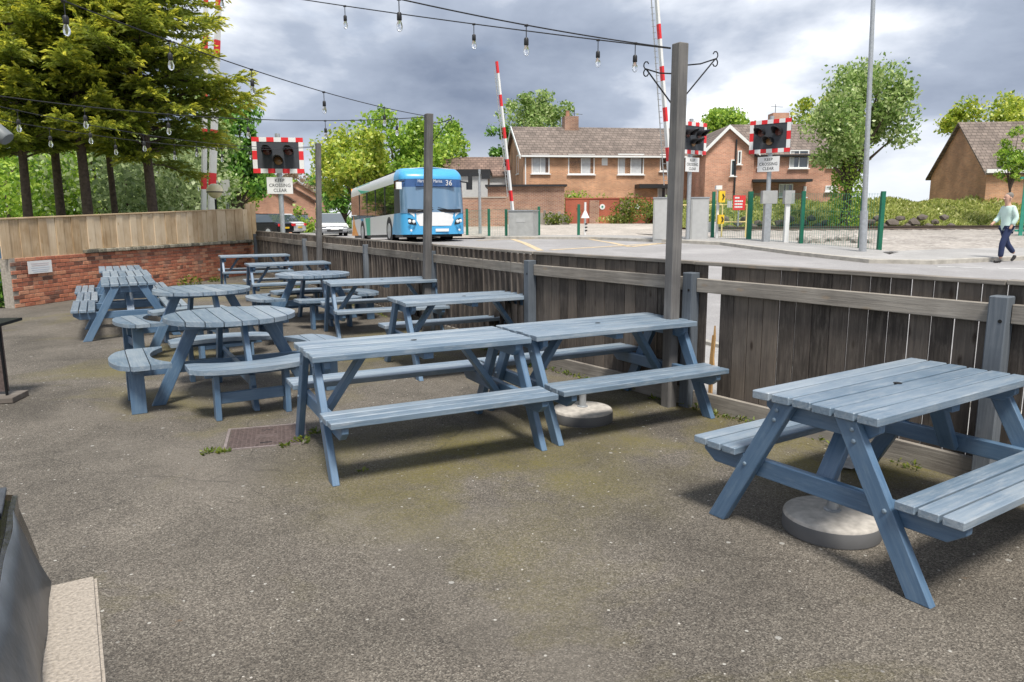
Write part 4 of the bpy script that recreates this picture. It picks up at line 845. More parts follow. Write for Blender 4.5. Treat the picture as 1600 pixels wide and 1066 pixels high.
# large house behind the gravel yard
d1 = 50.; pL = at(818,242,d1); pR = at(1075,240,d1+1.6)
z1_ = .95; hw = Vector((pR.x-pL.x,1.6)); W1 = hw.length; r1 = math.atan2(1.6,hw.x)+.0
h1, rf1 = house('brick_house','large orange brick house with a brown tiled roof behind the gravel yard',(pL.x,d1,z1_),r1,W1,8.2,pL.z-z1_+.06,V(203,54)-z1_-.1,'brickA','roofbrown')
HX = lambda px: (at(px,250,d1+.7).x-pL.x)/math.cos(r1)
for a,b,t,bt,pn in ((832,856,246,272,2),(890,926,246,273,2),(969,1005,245,273,2),(1036,1062,245,268,1)):
    frame_window(h1,(HX(a)+HX(b))/2,V(bt,d1)-z1_-.12,(HX(b)-HX(a))*1.16,V(t,d1)-V(bt,d1)+.15,-.03,pn)
frame_window(h1,HX(1044),V(316,d1)-z1_,1.1,1.1,-.06,2); pass
ez = pL.z-z1_
part('gutter', MB().box(-.2,W1+.2,-.36,-.24,ez-.16,ez-.05), 'upvc', h1); part('downpipe', MB().tube([(.12,-.06,-.5),(.12,-.06,ez-.1)],.045,8), 'upvc', h1); part('vent_plate', MB().box(HX(945)-.2,HX(945)+.2,-.03,.0,V(262,d1)-z1_,V(250,d1)-z1_), 'upvc', h1)
for s,y0,y1 in ((0,-.27,4.1),(1,8.45,4.1)): part('bargeboard', MB().hexa([(-.29,y0,ez-.28),(-.24,y0,ez-.28),(-.24,y1,V(203,54)-z1_-.32),(-.29,y1,V(203,54)-z1_-.32),(-.29,y0,ez-.05),(-.24,y0,ez-.05),(-.24,y1,V(203,54)-z1_-.08),(-.29,y1,V(203,54)-z1_-.08)]), 'upvc', h1)
gw = frame_window(h1,0,0,.9,1.3,0,1); gw.location = (-.0,2.6,V(272,d1)-z1_); gw.rotation_euler = (0,0,R(-90))
chx = HX(911); ch1 = part('chimney', MB().box(chx-.5,chx+.5,3.6,4.6,V(207,54)-z1_-.4,V(190,54)-z1_), 'brickC', rf1); part('chimney_pot', MB().lathe([(.16,0),(.13,.3),(.15,.42)],12), 'pink', h1, loc=(chx-.2,4.1,V(190,54)-z1_)); part('aerial', MB().tube([(chx+.3,4.1,V(190,54)-z1_-.2),(chx+.3,4.1,V(178,54)-z1_)],.02,5).tube([(chx+.1,4.1,V(185,54)-z1_),(chx+.9,4.1,V(186,54)-z1_)],.015,5), 'iron', h1)
part('satellite_dish', MB().lathe([(.02,0),(.2,.03),(.34,.10)],16), 'iron', h1, True, loc=(-.12,6.0,V(262,d1+4)-z1_), rot=(0,R(-90),0))
part('porch_roof', MB().box(HX(994),HX(1062),-1.1,-.004,V(297,d1)-z1_,V(291,d1)-z1_), 'gutter', h1)
# gabled house at right
d2 = 48.; a2 = at(1173,240,d2); b2_ = at(1330,241,d2); z2_ = .9; W2 = b2_.x-a2.x; ez2 = a2.z-z2_
h2, rf2 = house('gabled_house','red brick house with a front gable and chimney behind the railway bank',(a2.x,d2,z2_),0,W2,8.,ez2,V(204,52)-z2_,'brickB','roofbrown')
g0, g1 = at(1103,240,d2-.8).x-a2.x, -.02+.0
gm = at(1137,240,d2-.8).x-a2.x; gzr = V(205,d2-.8)-z2_; gze = V(238,d2-.8)-z2_
part('gable_wall', MB().prism_y([(g0,-1.),(g1,-1.),(g1,gze),(gm,gzr-.12),(g0,gze)], -.8, 6.), 'brickB', h2)
part('gable_roof', MB().prism_y([(g0-.3,gze-.3*(gzr-gze)/(gm-g0)),(gm,gzr),(g1+.3,gze-.3*(gzr-gze)/(g1-gm)),(g1+.3,gze-.3*(gzr-gze)/(g1-gm)-.12),(gm,gzr-.12),(g0-.3,gze-.3*(gzr-gze)/(gm-g0)-.12)], -1.0, 6.2), 'roofbrown', h2)
for xa,za,xb,zb in ((g0-.3,gze-.3,gm,gzr+.0),(g1+.3,gze-.3,gm,gzr+.0)): part('bargeboard', MB().hexa([(xa,-1.06,za-.22),(xb,-1.06,zb-.22),(xb,-1.01,zb-.22),(xa,-1.01,za-.22),(xa,-1.06,za+.02),(xb,-1.06,zb+.02),(xb,-1.01,zb+.02),(xa,-1.01,za+.02)]), 'upvc', h2)
X2 = lambda px: at(px,250,d2).x-a2.x
for px0,px1,t,bt,pn,yy in ((1184,1203,243,267,1,-.06),(1233,1263,242,269,2,-.06),(1292,1310,248,268,1,-.06),(1136,1144,257,281,1,-.86),(1146,1152,244,264,1,-.86),(1219,1241,292,312,2,-.06),(1258,1262,296,312,1,-.06),(1292,1311,295,304,2,-.06)):
    frame_window(h2,(X2(px0)+X2(px1))/2,V(bt,d2)-z2_,X2(px1)-X2(px0),V(t,d2)-V(bt,d2),yy,pn)
part('gutter', MB().box(-.0,W2+.2,-.36,-.26,ez2-.2,ez2-.1), 'gutter', h2); part('porch_roof', MB().box(X2(1170),X2(1262),-1.,-.004,V(290,d2)-z2_,V(286,d2)-z2_), 'gutter', h2)
for px,yy,tp in ((1143,-.9,228),(1171,-.1,240)): part('downpipe', MB().tube([(X2(px),yy,-.3),(X2(px),yy,V(tp,d2)-z2_)],.055,8), 'gutter', h2)
cx = X2(1239)+.3; part('chimney', MB().box(cx-.55,cx+.55,3.4,4.4,V(212,52)-z2_-.3,V(189,52)-z2_), 'brickB', rf2); part('aerial', MB().tube([(cx-.2,4.,V(190,52)-z2_),(cx-.2,4.,V(174,52)-z2_)],.02,5).tube([(cx-.5,4.,V(178,52)-z2_),(cx+.3,4.,V(179,52)-z2_)],.015,5), 'iron', h2)
# house at the right edge
a3 = at(1545,246,46); h3, rf3 = house('edge_house','brick house with a brown roof at the right edge behind the green palisade',(a3.x,46,.9),R(-4),9.,7.,a3.z-.9-.7,V(201,49)-.9,'brickA','roofbrown')
X3 = lambda px: at(px,250,46).x-a3.x
part('soffit_board', MB().box(-.2,9.2,-.34,-.24,a3.z-.9-.95,a3.z-.9-.72), 'upvc', h3)
frame_window(h3,X3(1588),V(262,46)-.9,1.9,V(240,46)-V(262,46)-.2,-.06,2); frame_window(h3,X3(1640),V(262,46)-.9,1.6,.8,-.06,2)
# low garages behind the bus
a4 = at(696,272,58); h4, _ = house('bungalow','low house with a plain brown roof behind the right of the bus',(a4.x,58,.8),R(3),5.2,6.,a4.z-.8,V(248,60)-.8,'buswhite','rooffar')
h5 = thing('flat_roof_garage','pale grey flat roofed garage between bus and barrier', 'building',(at(718,280,52).x,52,.8)); W5 = at(762,280,52).x-at(718,280,52).x
part('wall', MB().box(0,W5,0,5,-.3,V(275,52)-.8), 'greypaint', h5); part('roof', MB().box(-.2,W5+.2,-.25,5.2,V(275,52)-.8,V(268,52)-.8), 'gutter', h5); part('door', MB().box(.3,1.6,-.04,-.003,0,1.9), 'white', h5)
h6 = thing('brick_outbuilding','low mottled brick outbuilding with a flat roof beside the raised barrier','building',(at(762,300,45).x,45,.8)); W6 = at(882,300,45).x-at(762,300,45).x
part('wall', MB().box(0,W6,0,4,-.3,V(294,45)-.8), 'brickC', h6); part('roof', MB().box(-.15,W6+.15,-.2,4.2,V(294,45)-.8,V(291,45)-.8), 'gutter', h6)
h7 = thing('orange_brick_wall','orange brick yard wall right behind the bus','wall',(at(700,300,42).x,42,.7)); W7 = at(790,300,42).x-at(700,300,42).x
part('brickwork', MB().box(0,W7,0,.22,-.3,V(311,42)-.7), 'brickC', h7); part('coping', MB().box(-.03,W7+.03,-.03,.25,V(311,42)-.7,V(311,42)-.63), 'slab', h7)
gwl = thing('red_garden_wall','long red brick garden wall across the back of the gravel yard','wall',(at(884,315,46).x,46.2,.9),R(2)); W8 = at(1062,315,46).x-at(884,315,46).x
part('brickwork', MB().box(0,W8,0,.22,-.3,V(313,46)-.9), 'brickD', gwl); part('coping', MB().box(-.03,W8+.03,-.03,.25,V(313,46)-.9,V(313,46)-.83), 'brickD', gwl)
for px in (929,977): x = at(px,320,46).x-at(884,315,46).x; part('pier', MB().box(x-.3,x+.3,-.12,-.003,-.3,V(315,46)-.9), 'brickC', gwl)
for px in (942,997): x = at(px,325,46).x-at(884,315,46).x; part('round_badge', MB().tube([(x,-.03,V(325,46)-.9),(x,-.002,V(325,46)-.9)],.17,16), 'white', gwl); part('badge_centre', MB().tube([(x,-.04,V(325,46)-.9),(x,-.031,V(325,46)-.9)],.07,8), 'greenfence', gwl)
of = thing('old_board_fence','weathered grey board fence between outbuilding and red garden wall','fence',(at(842,340,44).x,44,.75))
for k in range(11): h = V(330,44)-.75+random.uniform(-.25,.12); board('plank', of, (h,.165,.03), (k*.172,random.uniform(-.03,.03),h/2-.1), 'shedwood', Matrix(((0,1,0),(0,0,1),(1,0,0))).to_euler())
bush('hedge',(at(905,300,47.2).x,47.2,.9),(1.7,.8,2.0),2600,'leafA','green hedge above the left of the red garden wall',.16); bush('scrub',(at(1010,335,45.0).x,45.0,1.0),(1.9,.9,1.3),2400,'weed','yellow green scrub at the right of the red garden wall',.15)
bush('scrub',(at(868,345,43.4).x,43.4,.8),(.7,.4,.7),700,'weed','green scrub at the foot of the old board fence',.13); bush('scrub',(at(960,340,45.4).x,45.4,.95),(1.6,.4,.5),900,'grass','low dry scrub along the foot of the red garden wall',.13)
# terraced houses far up the road on the left
for k,(px,d,lb) in enumerate(((404,62,'nearest of the far red terraced houses behind the left signal'),(446,74,'middle red terraced house far up the road'),(474,90,'farthest red terraced house far up the road'))):
    a = at(px,318,d); hh,_ = house('terraced_house',lb,(a.x-6,d,.35),R(-62),8.,7.,a.z-.35+.25,a.z-.35+2.3,'brickB','rooffar'); hh['group'] = 'far terraced houses'
    for X in (1.6,4.4,6.6): frame_window(hh,X,3.0,1.1,1.0,-.06,2); frame_window(hh,X,.7,1.1,1.1,-.06,2)
# ------------------------------------------------------------------ level crossing equipment
def wigwag(px, d, topy, boty, yaw, base_z, label, wd=1.5, lensface=1):
    """crossing signal: black board with red and white border, three hooded lamps, sign and post; faces local -y"""
    zt, zb = V(topy,d), V(boty,d); x = gx(px,d,3.); h = zt-zb; root = thing('crossing_signal', label, 'crossing signal', (x,d,base_z), yaw, group='level crossing signals'); zt -= base_z; zb -= base_z; zm = (zt+zb)/2
    part('post', MB().tube([(0,.10,-.2),(0,.10,zt+.12)],.075,12), 'steel', root, True)
    bd = part('board', MB().box(-wd/2,wd/2,-.0,.03,zb,zt), 'board', root); bw = .135
    nx, nz = 7, 5
    for i in range(nx):
        for zz in (zb,zt-bw): part('border_block', MB().box(-wd/2+wd*i/nx,-wd/2+wd*(i+1)/nx,-.010,-.002,zz,zz+bw), 'white' if i%2 else 'red', bd)
    for i in range(1,nz-1):
        hh = (h-2*bw)/(nz-2); z0 = zb+bw+(i-1)*hh
        for xx in (-wd/2,wd/2-bw): part('border_block', MB().box(xx,xx+bw,-.010,-.002,z0,z0+hh), 'white' if i%2 else 'red', bd)
    for (X,Z,lm) in ((-wd*.21,zm+h*.12,'lensred'),(wd*.21,zm+h*.12,'lensred'),(0,zm-h*.15,'lensamber')):
        ring = MB(); n = 14; v = []; L = .5
        for k,(r0,yy) in enumerate(((.145,-.01),(.15,-L))):
            for j in range(n+1): a = R(-20)+R(220)*j/n; cut = 1.; v.append((X+r0*math.cos(a), yy*(1 if k == 0 else (.45+.55*max(0,math.sin(a)))), Z+r0*math.sin(a)))
        ring.add(v, [(j,j+1,n+1+j+1,n+1+j) for j in range(n)]); hd_ = part('hood', ring, 'signblack', root, True); s = hd_.modifiers.new('t','SOLIDIFY'); s.thickness = .012
        part('lens', MB().lathe([(.02,0),(.09,-.012),(.125,-.03)],18), lm, hd_, True, loc=(X,-.06,Z), rot=(R(90),0,0)); part('lamp_housing', MB().tube([(X,-.011,Z),(X,-.03,Z)],.15,18), 'signblack', hd_, True)
    sw, sh = .76, .5; sz = zb-.12-sh/2; sn = part('sign_plate', MB().box(-sw/2,sw/2,-.012,.0,sz-sh/2,sz+sh/2), 'white', root)
    for k,wr in enumerate(('KEEP','CROSSING','CLEAR')): text(wr, .145, 'signblack', sn, (0,-.0145,sz+.15-.15*k), (R(90),0,0), sxy=(.92,1.))
    return root
wigwag(436,23,219,272,R(12),.45,'crossing signal facing the garden at left, above its KEEP CROSSING CLEAR sign',1.5)
wigwag(1200,25.5,197,246,R(-42),.6,'crossing signal at right of the phone post, in front of the gabled house',1.42)
wigwag(1081,27,200,247,R(38),.62,'crossing signal half hidden behind the tall front post',1.5)
def barrier(base, tip, label, cabinet=True, wd=.17, skirt=None):
    b, t = Vector(base), Vector(tip); d = t-b; L = d.length; u = d/L; root = thing('crossing_barrier', label, 'barrier', b, group='raised level crossing barriers')
    rotq = u.to_track_quat('Z','Y')
    cuts = [L]; 
    while cuts[-1] > .05: cuts.append(max(0,cuts[-1]-(.46 if len(cuts)%2 else .85)))
    for i in range(len(cuts)-1):
        q1, q0 = cuts[i], cuts[i+1]; s = 1-.35*q0/L; mb = MB().box(-.04,.04,-wd/2*s,wd/2*s,q0,q1-.002); o = part('arm_section', mb, 'red' if i%2 == 0 else 'white', root); o.rotation_mode = 'QUATERNION'; o.rotation_quaternion = rotq @ Matrix.Rotation(R(75),4,'Z').to_quaternion()
    if skirt: 
        m = MB()
        for i in range(30): m.tube([(skirt*.5,0,L*(.12+.8*i/30)),(skirt,0,L*(.12+.8*i/30)+.02)],.012,4)
        m.tube([(skirt,0,L*.1),(skirt*.8,0,L*.95)],.02,5); o = part('skirt', m, 'greypaint', root); o.rotation_mode = 'QUATERNION'; o.rotation_quaternion = rotq
    return root
zc = hz(.5,32)
c1 = at(818,352,32.3); barrier(at(801,330,32.2), at(776,96,31.6), 'raised red and white barrier arm before the large brick house', skirt=-.22)
cbn = thing('barrier_cabinet','grey metal barrier machine cabinet beside the gravel yard','cabinet',(c1.x,32.3,zc),R(-18)); part('body', MB().box(-.55,.55,-.42,.42,-.1,V(331,32.3)-zc), 'cabinet', cbn); part('lid', MB().box(-.58,.58,-.45,.45,V(331,32.3)-zc,V(331,32.3)-zc+.05), 'steel', cbn); part('door_panel', MB().box(-.48,.48,-.432,-.4205,.05,V(331,32.3)-zc-.08), 'cabinet', cbn); part('vent', MB().box(-.2,.2,-.44,-.433,.7,.85), 'greypaint', cbn)
barrier(at(1050,322,25.8), at(1024,-30,25.2), 'raised red and white barrier arm left of the tall front post', wd=.2, skirt=-.3)
for px,lb in ((1034,'grey barrier cabinet just left of the tall front post'),(1092,'grey cabinet just right of the tall front post')):
    p = at(px,350,27.5); q = thing('equipment_cabinet',lb,'cabinet',(p.x,27.5,hz(p.x,27.5)),R(-10),'crossing cabinets'); hh = V(313,27.5)-hz(p.x,27.5); part('body', MB().box(-.32,.32,-.3,.3,-.1,hh), 'cabinet', q); part('lid', MB().box(-.34,.34,-.32,.32,hh,hh+.04), 'steel', q); part('door_panel', MB().box(-.27,.27,-.312,-.3005,.1,hh-.08), 'greypaint', q)
barrier(at(318,345,22.6), at(322,-20,22.4), 'red banded left barrier arm half hidden by the conifer', wd=.15); barrier(at(330,340,23.4), at(342,-10,23.2), 'pale back side of the right hand barrier arm by the conifer', wd=.24)
bkb = thing('signal_back','grey back of a crossing signal beyond the board fence','crossing signal',(gx(342,26,2.),26,.5)); part('board', MB().box(-.42,.42,0,.03,V(305,26)-.5,V(281,26)-.5), 'cabinet', bkb); part('hood', MB().box(-.4,.1,-.3,-.002,V(292,26)-.5,V(286,26)-.5), 'signblack', bkb); part('post', MB().tube([(0,.08,-.2),(0,.08,V(281,26)-.5)],.06,8), 'steel', bkb)
gl = thing('globe_lamp','cream domed pub lamp peeping over the right end of the board fence','lamp',(gx(337,20.6,2.),20.6,0)); zz = V(298,20.6); part('pole', MB().tube([(0,0,-.05),(0,0,zz-.22)],.03,8), 'iron', gl, True); part('dome', MB().lathe([(.22,-.02),(.215,.06),(.17,.14),(.09,.19),(.01,.2)],20), 'globe', gl, True, loc=(0,0,zz)); part('shade_band', MB().lathe([(.225,-.045),(.225,-.015)],20), 'iron', gl, loc=(0,0,zz)); part('bowl', MB().lathe([(.04,-.2),(.12,-.16),(.2,-.045)],20), 'globe', gl, True, loc=(0,0,zz))
# phone post, gate, notices, green mesh fence
def gpost(px, d, top, name, label, mat='greenpost', r=.05, parent=None):
    x = gx(px,d,.9); z = hz(x,d); h = V(top,d)-z
    if parent: return part(name, MB().box(x-r,x+r,d-r,d+r,z-.2,z+h), mat, parent)
mf = thing('mesh_fence','green posted wire mesh fence along the far pavement, right of the front post','fence')
xs_ = []
for px,d,tp in ((1113,28.6,303),(1170,27.0,303),(1252,24.6,303),(1345,22.6,304),(1375,22.0,304)): gpost(px,d,tp,'post','',parent=mf,r=.055 if px != 1170 else .075); xs_.append((gx(px,d,.9),d))
def meshpanel(parent, pts, h, z0=None):
    mb = MB()
    for (xa,ya),(xb,yb) in zip(pts,pts[1:]):
        n = int(math.hypot(xb-xa,yb-ya)/.085)
        for i in range(n): x, y = xa+(xb-xa)*i/n, ya+(yb-ya)*i/n; z = hz(x,y); mb.box(x-.003,x+.003,y-.003,y+.003,z+.05,z+h)
        for k in range(4): 
            za = hz(xa,ya)+.1+k*(h-.12)/3; zb_ = hz(xb,yb)+.1+k*(h-.12)/3; mb.tube([(xa,ya,za),(xb,yb,zb_)],.004,4)
    return stuff(part('wire_mesh', mb, 'greenfence', parent))
meshpanel(mf, xs_, 1.75)
mf2 = thing('mesh_fence','green posted wire mesh fence between the bus and the barrier cabinet','fence'); q2 = []
for px,d,tp in ((730,35.,327),(764,33.5,327),(791,33.,328),(842,33.5,324),(904,33.,321)): gpost(px,d,tp,'post','',parent=mf2,r=.06); q2.append((gx(px,d,.9),d))
meshpanel(mf2, q2[:4], 1.3)
x = gx(1120,28.,1.); z = hz(x,28.); ph = thing('phone_post','white post carrying two yellow crossing telephone boxes','post',(x,28.,z)); part('shaft', MB().tube([(0,0,-.1),(0,0,V(297,28.)-z)],.055,10), 'white', ph, True)
for yy,hh in ((311,.42),(345,.34)):
    zz = V(yy,28.)-z; bx = part('phone_box', MB().box(-.02,.20,-.22,.0,zz-hh/2,zz+hh/2), 'yellow', ph); part('handset', MB().tube([(.1,-.235,zz-.1),(.16,-.25,zz),(.1,-.235,zz+.1)],.02,6), 'signblack', bx, True)
part('top_cap', MB().box(-.11,.11,-.1,.1,V(300,28.)-z,V(294,28.)-z), 'white', ph)
x = gx(1108,29.,1.); wb = thing('white_box','white equipment box low behind the phone post','box',(x,29.,hz(x,29.))); part('body', MB().box(-.3,.3,-.2,.2,.28,.68), 'white', wb); part('leg', MB().box(-.2,-.15,-.05,.05,-.1,.28), 'steel', wb); part('leg', MB().box(.15,.2,-.05,.05,-.1,.28), 'steel', wb)
ga = at(1128,345,29.5); yg = thing('yellow_gate','pale yellow tubular gate between phone post and green fence post','gate',(ga.x,29.5,hz(ga.x,29.5))); gwid = at(1167,345,29.).x-ga.x; gh = V(323,29.5)-hz(ga.x,29.5)
part('frame', MB().tube([(0,0,-.05),(0,0,gh),(gwid,-.4,gh),(gwid,-.4,-.05)],.032,6), 'paleyellow', yg); part('middle_bar', MB().tube([(0,0,gh*.5),(gwid,-.4,gh*.5)],.028,6), 'paleyellow', yg); part('side_bar', MB().tube([(-1.6,.6,gh),(0,0,gh)],.03,6), 'paleyellow', yg)
sx_ = at(1155,317,28.8); rs = thing('red_notice','red rectangular warning notice on the yellow gate','sign',tuple(sx_)); part('panel', MB().box(-.24,.24,-.02,.0,-.28,.28), 'red', rs)
for z,wd in ((.19,.09),(.06,.16),(-.05,.15),(-.16,.15)): part('printed_line', MB().box(-.18,-.18+wd*2,-.024,-.0205,z-.03,z+.03), 'white', rs)
part('side_plate', MB().box(-.46,-.28,-.02,.0,-.18,.08), 'greypaint', rs); part('support', MB().tube([(0,.03,-.9),(0,.03,.2)],.03,6), 'steel', rs)
for px,d,tp,wdt,lb in ((1197,25.6,303,.11,'grey steel column left of the right hand crossing signal'),(1228,25.2,303,.07,'slim white post with a small box right of the crossing signal')):
    x = gx(px,d,.9); z = hz(x,d); q = thing('steel_column',lb,'post',(x,d,z),group='steel columns at the crossing'); hh = V(tp,d)-z; part('shaft', MB().box(-wdt,wdt,-wdt,wdt,-.1,hh), 'steel' if wdt > .1 else 'white', q); part('head_box', MB().box(-wdt*2.0,wdt*2.6,-.12,.12,hh-.42,hh+.02), 'cabinet', q)
x = gx(1350,21.3,1.); z = hz(x,21.3); lmp = thing('lamp_post','tall grey street lamp post behind the far kerb at right','lamp post',(x,21.3,z)); tp = at(1367,-60,21.3)-Vector((x,21.3,z)); part('base', MB().tube([(0,0,-.1),tp*.16],.105,14), 'steel', lmp, True); part('shaft', MB().tube([tp*.155,tp],[.075,.055],12), 'steel', lmp, True); part('arm', MB().tube([tp,tp+Vector((-.5,-.3,.25)),tp+Vector((-1.3,-.8,.32))],.035,8), 'steel', lmp, True); part('lamp_head', MB().box(-.14,.14,-.32,.32,-.06,.06), 'steel', lmp, loc=tp+Vector((-1.5,-.9,.32)), rot=(0,0,R(-58)))
for i,(px,d,tp_,lb) in enumerate(((357,34,191,'thin lamp post in front of the fresh green tree at left'),(503,80,298,'slim lamp post far up the road by the farthest dark fence post'),(750,36,268,'grey traffic pole with a black camera arm right of the bus'))):
    x = gx(px,d,1.5); z = hz(x,d); q = thing('lamp_post',lb,'lamp post',(x,d,z)); hh = V(tp_,d)-z; part('shaft', MB().tube([(0,0,-.1),(0,0,hh)],[.08,.06],10), 'steel', q, True)
    if px == 750: part('arm', MB().box(-.95,.0,-.05,.05,hh-.32,hh-.18), 'signblack', q); part('camera', MB().box(-.55,-.35,-.06,.06,hh-.72,hh-.32), 'signblack', q); part('side_camera', MB().box(.1,.5,-.1,.1,hh-.45,hh-.2), 'signblack', q)
    elif px == 357: part('lamp_head', MB().box(-.1,.65,-.09,.09,hh-.02,hh+.08), 'steel', q); part('clamp_box', MB().box(-.16,.16,-.12,.12,hh-2.6,hh-2.25), 'steel', q)
    else: part('lamp_head', MB().box(-.7,.1,-.1,.1,hh-.02,hh+.1), 'steel', q)
x = gx(914,33.6,.8); z = hz(x,33.6); mk = thing('marker_post','slim white marker post with dark bands on the gravel yard','post',(x,33.6,z)); part('shaft', MB().tube([(0,0,-.1),(0,0,V(318,33.6)-z)],.05,8), 'white', mk); part('cone_sign', MB().lathe([(.2,0),(.05,.32)],12), 'white', mk, loc=(0,0,V(342,33.6)-z))
for k in range(3): part('dark_band', MB().lathe([(.07,0),(.07,.06)],10), 'signblack', mk, loc=(.04,0,V(352+k*5,33.6)-z))
# track, rough stones and grass bank
trk = thing('railway_track','brown railway line with timber sleepers beyond the mesh fence at right','railway track',(9.5,38.3,.735))
rl_ = MB().prism_x([(-.07,0),(.07,0),(.03,.03),(.012,.05),(.012,.10),(.036,.12),(.036,.155),(-.036,.155),(-.036,.12),(-.012,.10),(-.012,.05),(-.03,.03)], 0, 46).mesh('rail', M['aluminium'])
for y0 in (-.72,.72): ob('rail', rl_, trk, (0,y0,.066))
for k in range(62): board('sleeper', trk, (2.5,.25,.13), (.4+k*.72,0,0), 'sleeper', (0,0,R(90)), .01)
def rock(name, x, y, z, s, label, group, mat='ballast'):
    bm = bmesh.new(); bmesh.ops.create_icosphere(bm, subdivisions=1, radius=s)
    for v in bm.verts: v.co *= random.uniform(.7,1.2); v.co.z *= .65
    me = bpy.data.meshes.new(name); bm.to_mesh(me); bm.free(); me.materials.append(M[mat]); return tag(ob(name, me, None, (x,y,z), (0,0,random.uniform(0,6))), label, 'stone', group)
for k in range(16): px = random.uniform(1250,1350); d = random.uniform(24.8,27); rock('stone', gx(px,d,.8), d, hz(gx(px,d,.8),d)+.12, random.uniform(.16,.34),'rough stone lying behind the mesh fence before the railway','rough stones by the fence')
edg = thing('stone_edging','low retaining edge of rough dark stones along the grass bank','stone wall',(11.2,42.2,.8))
for k in range(34):
    o = rock('stone', k*.42, random.uniform(-.1,.1), .06+.24*(k%3), random.uniform(.25,.4), '', '', 'sleeper'); o.parent = edg
    for q in ('label','category','group'):
        if q in o: del o[q]
bank = lambda x,y: .75+1.5*sstep(42.2,47.,y)+.12*math.sin(x*.9)+.1*math.sin(x*2.3+y)
sheet('grass_bank', [[(x,y,bank(x,y)) for x in np.arange(8.6,46,.8)] for y in (41.8,42.6,43.4,44.2,45,46,47,47.7)], 'earth')
P, D = [], []
for _ in range(26000):
    x, y = random.uniform(8.8,44), random.uniform(42.2,47.4); P.append((x,y,bank(x,y)+random.uniform(.0,.22))); D.append((random.gauss(0,.7),random.gauss(-.5,.6),1))
o = leaves('bank_grass', P, .27, 'grass', None, D, 3.2); stuff(o); tag(o,'long yellowing grass covering the railway bank','grass')
pf = thing('palisade_fence','bright green steel palisade fence at the right edge','fence')
for k in range(26): x = 20.0+k*.21; part('pale', MB().prism_y([(x-.075,.3),(x+.075,.3),(x+.075,V(272,29)),(x,V(266,29)),(x-.075,V(272,29))],29.,29.03), 'greenfence', pf)
for zz in (.9,V(285,29)): part('cross_rail', MB().box(19.8,25.6,29.035,29.09,zz-.04,zz+.04), 'greenfence', pf)
part('notice', MB().box(20.6,21.3,28.94,28.97,V(318,29),V(311,29)), 'white', pf)
# ------------------------------------------------------------------ bus
bx_, by_ = gx(681,28.2,1.5), 28.2
bus = thing('bus','blue and white single decker bus, route 36, coming over the crossing','bus',(bx_,by_,hz(bx_,by_)-.0), R(21.5)); bus.rotation_euler = (R(-1.6),0,R(21.5))
HW, BL = 1.26, 11.6
def outline(off=0.):               # left rear corner round the front to the right rear corner
    pts = [(-HW,BL),(-HW,1.45),(-HW,.55)]+[(-HW+.32-.32*math.cos(a),.55-.40*math.sin(a)) for a in np.linspace(.25,1.45,6)]+[(-.78,.07),(-.45,.025),(0,.0)]
    return pts+[(-x,y) for x,y in pts[-2::-1]]
OUT = outline(); NO = len(OUT); iC = NO//2
def inset(p, z):                   # tumblehome and raked front above the waist
    x,y = p; k = max(0,z-1.1); f = 1 if y < .6 else 0
    top = max(0,z-2.45); return (x*(1-.018*k-.16*top*top/.2), y+(.10*k+ .55*top*top/.16)*(1-min(1,y/1.6)), z)
def band(name, i0, i1, zs, mat, parent, off=0., smooth=True):
    v = []; k = i1-i0+1
    for z in zs:
        for i in range(i0,i1+1): x,y = OUT[i]; n = Vector((x,y-1.6 if y < 1.6 else 0)).normalized(); q = inset((x,y),z); v.append((q[0]+n.x*off,q[1]+n.y*off,z))
    f = [(a*k+b,a*k+b+1,(a+1)*k+b+1,(a+1)*k+b) for a in range(len(zs)-1) for b in range(k-1)]
    return part(name, MB().add(v,f), mat, parent, smooth)
band('side_panel',0,1,[.32,1.12],'buswhite',bus); band('side_panel',NO-2,NO-1,[.32,1.12],'buswhite',bus)
fc = band('front_corner',1,9,[.30,.6,.9,1.12],'busblue',bus); band('front_corner',NO-10,NO-2,[.30,.6,.9,1.12],'busblue',bus); band('front_panel',9,NO-10,[.30,.6,.9,1.12],'busblue',bus)
# white shield between the headlamps
v = []
for (z,w1) in ((.62,.62),(.85,.74),(1.02,.86),(1.13,1.02)):
    for t in np.linspace(-1,1,9): x = w1*t; y = .0+.09*(x/.8)**2+.0; v.append((x,y-.012,z))
part('front_shield', MB().add(v,[(a*9+b,a*9+b+1,(a+1)*9+b+1,(a+1)*9+b) for a in range(3) for b in range(8)]), 'buswhite', bus, True)
for s,(i0,i1) in ((-1,(0,1)),(1,(NO-2,NO-1))):
    band('window_band',i0,i1,[1.12,1.6,2.28],'busglass',bus); band('roof_panel',i0,i1,[2.28,2.45,2.6,2.72],'buswhite',bus)
wsn = band('windscreen',3,NO-4,[1.10,1.4,1.75,2.08],'screen',bus,.012); dst = band('destination_glass',2,NO-3,[2.08,2.2,2.38],'dest',bus,.012)
band('corner_pillar',1,3,[1.12,1.6,2.08],'busdark',bus,.004); band('corner_pillar',NO-4,NO-2,[1.12,1.6,2.08],'busdark',bus,.004)
band('front_dome',1,NO-2,[2.38,2.45,2.55,2.65,2.74,2.80],'busblue',bus,.012)
top = [inset(p,2.80) for p in OUT]; part('roof', MB().add([(x,y,2.80 if y < 2 else 2.72) for x,y,z in top]+[(0,BL,2.80),(0,.5,2.86)], [(i,i+1,NO+1) for i in range(1,NO-2)]+[(0,1,NO+1,NO),(NO-2,NO-1,NO,NO+1)]), 'buswhite', bus, True)
part('rear_wall', MB().add([(-HW,BL,.32),(HW,BL,.32),(HW*.96,BL,2.72),(-HW*.96,BL,2.72)],[(0,1,2,3)]), 'busorange', bus); part('underbody', MB().box(-HW+.08,HW-.08,.45,BL-.3,.2,.33), 'busdark', bus)
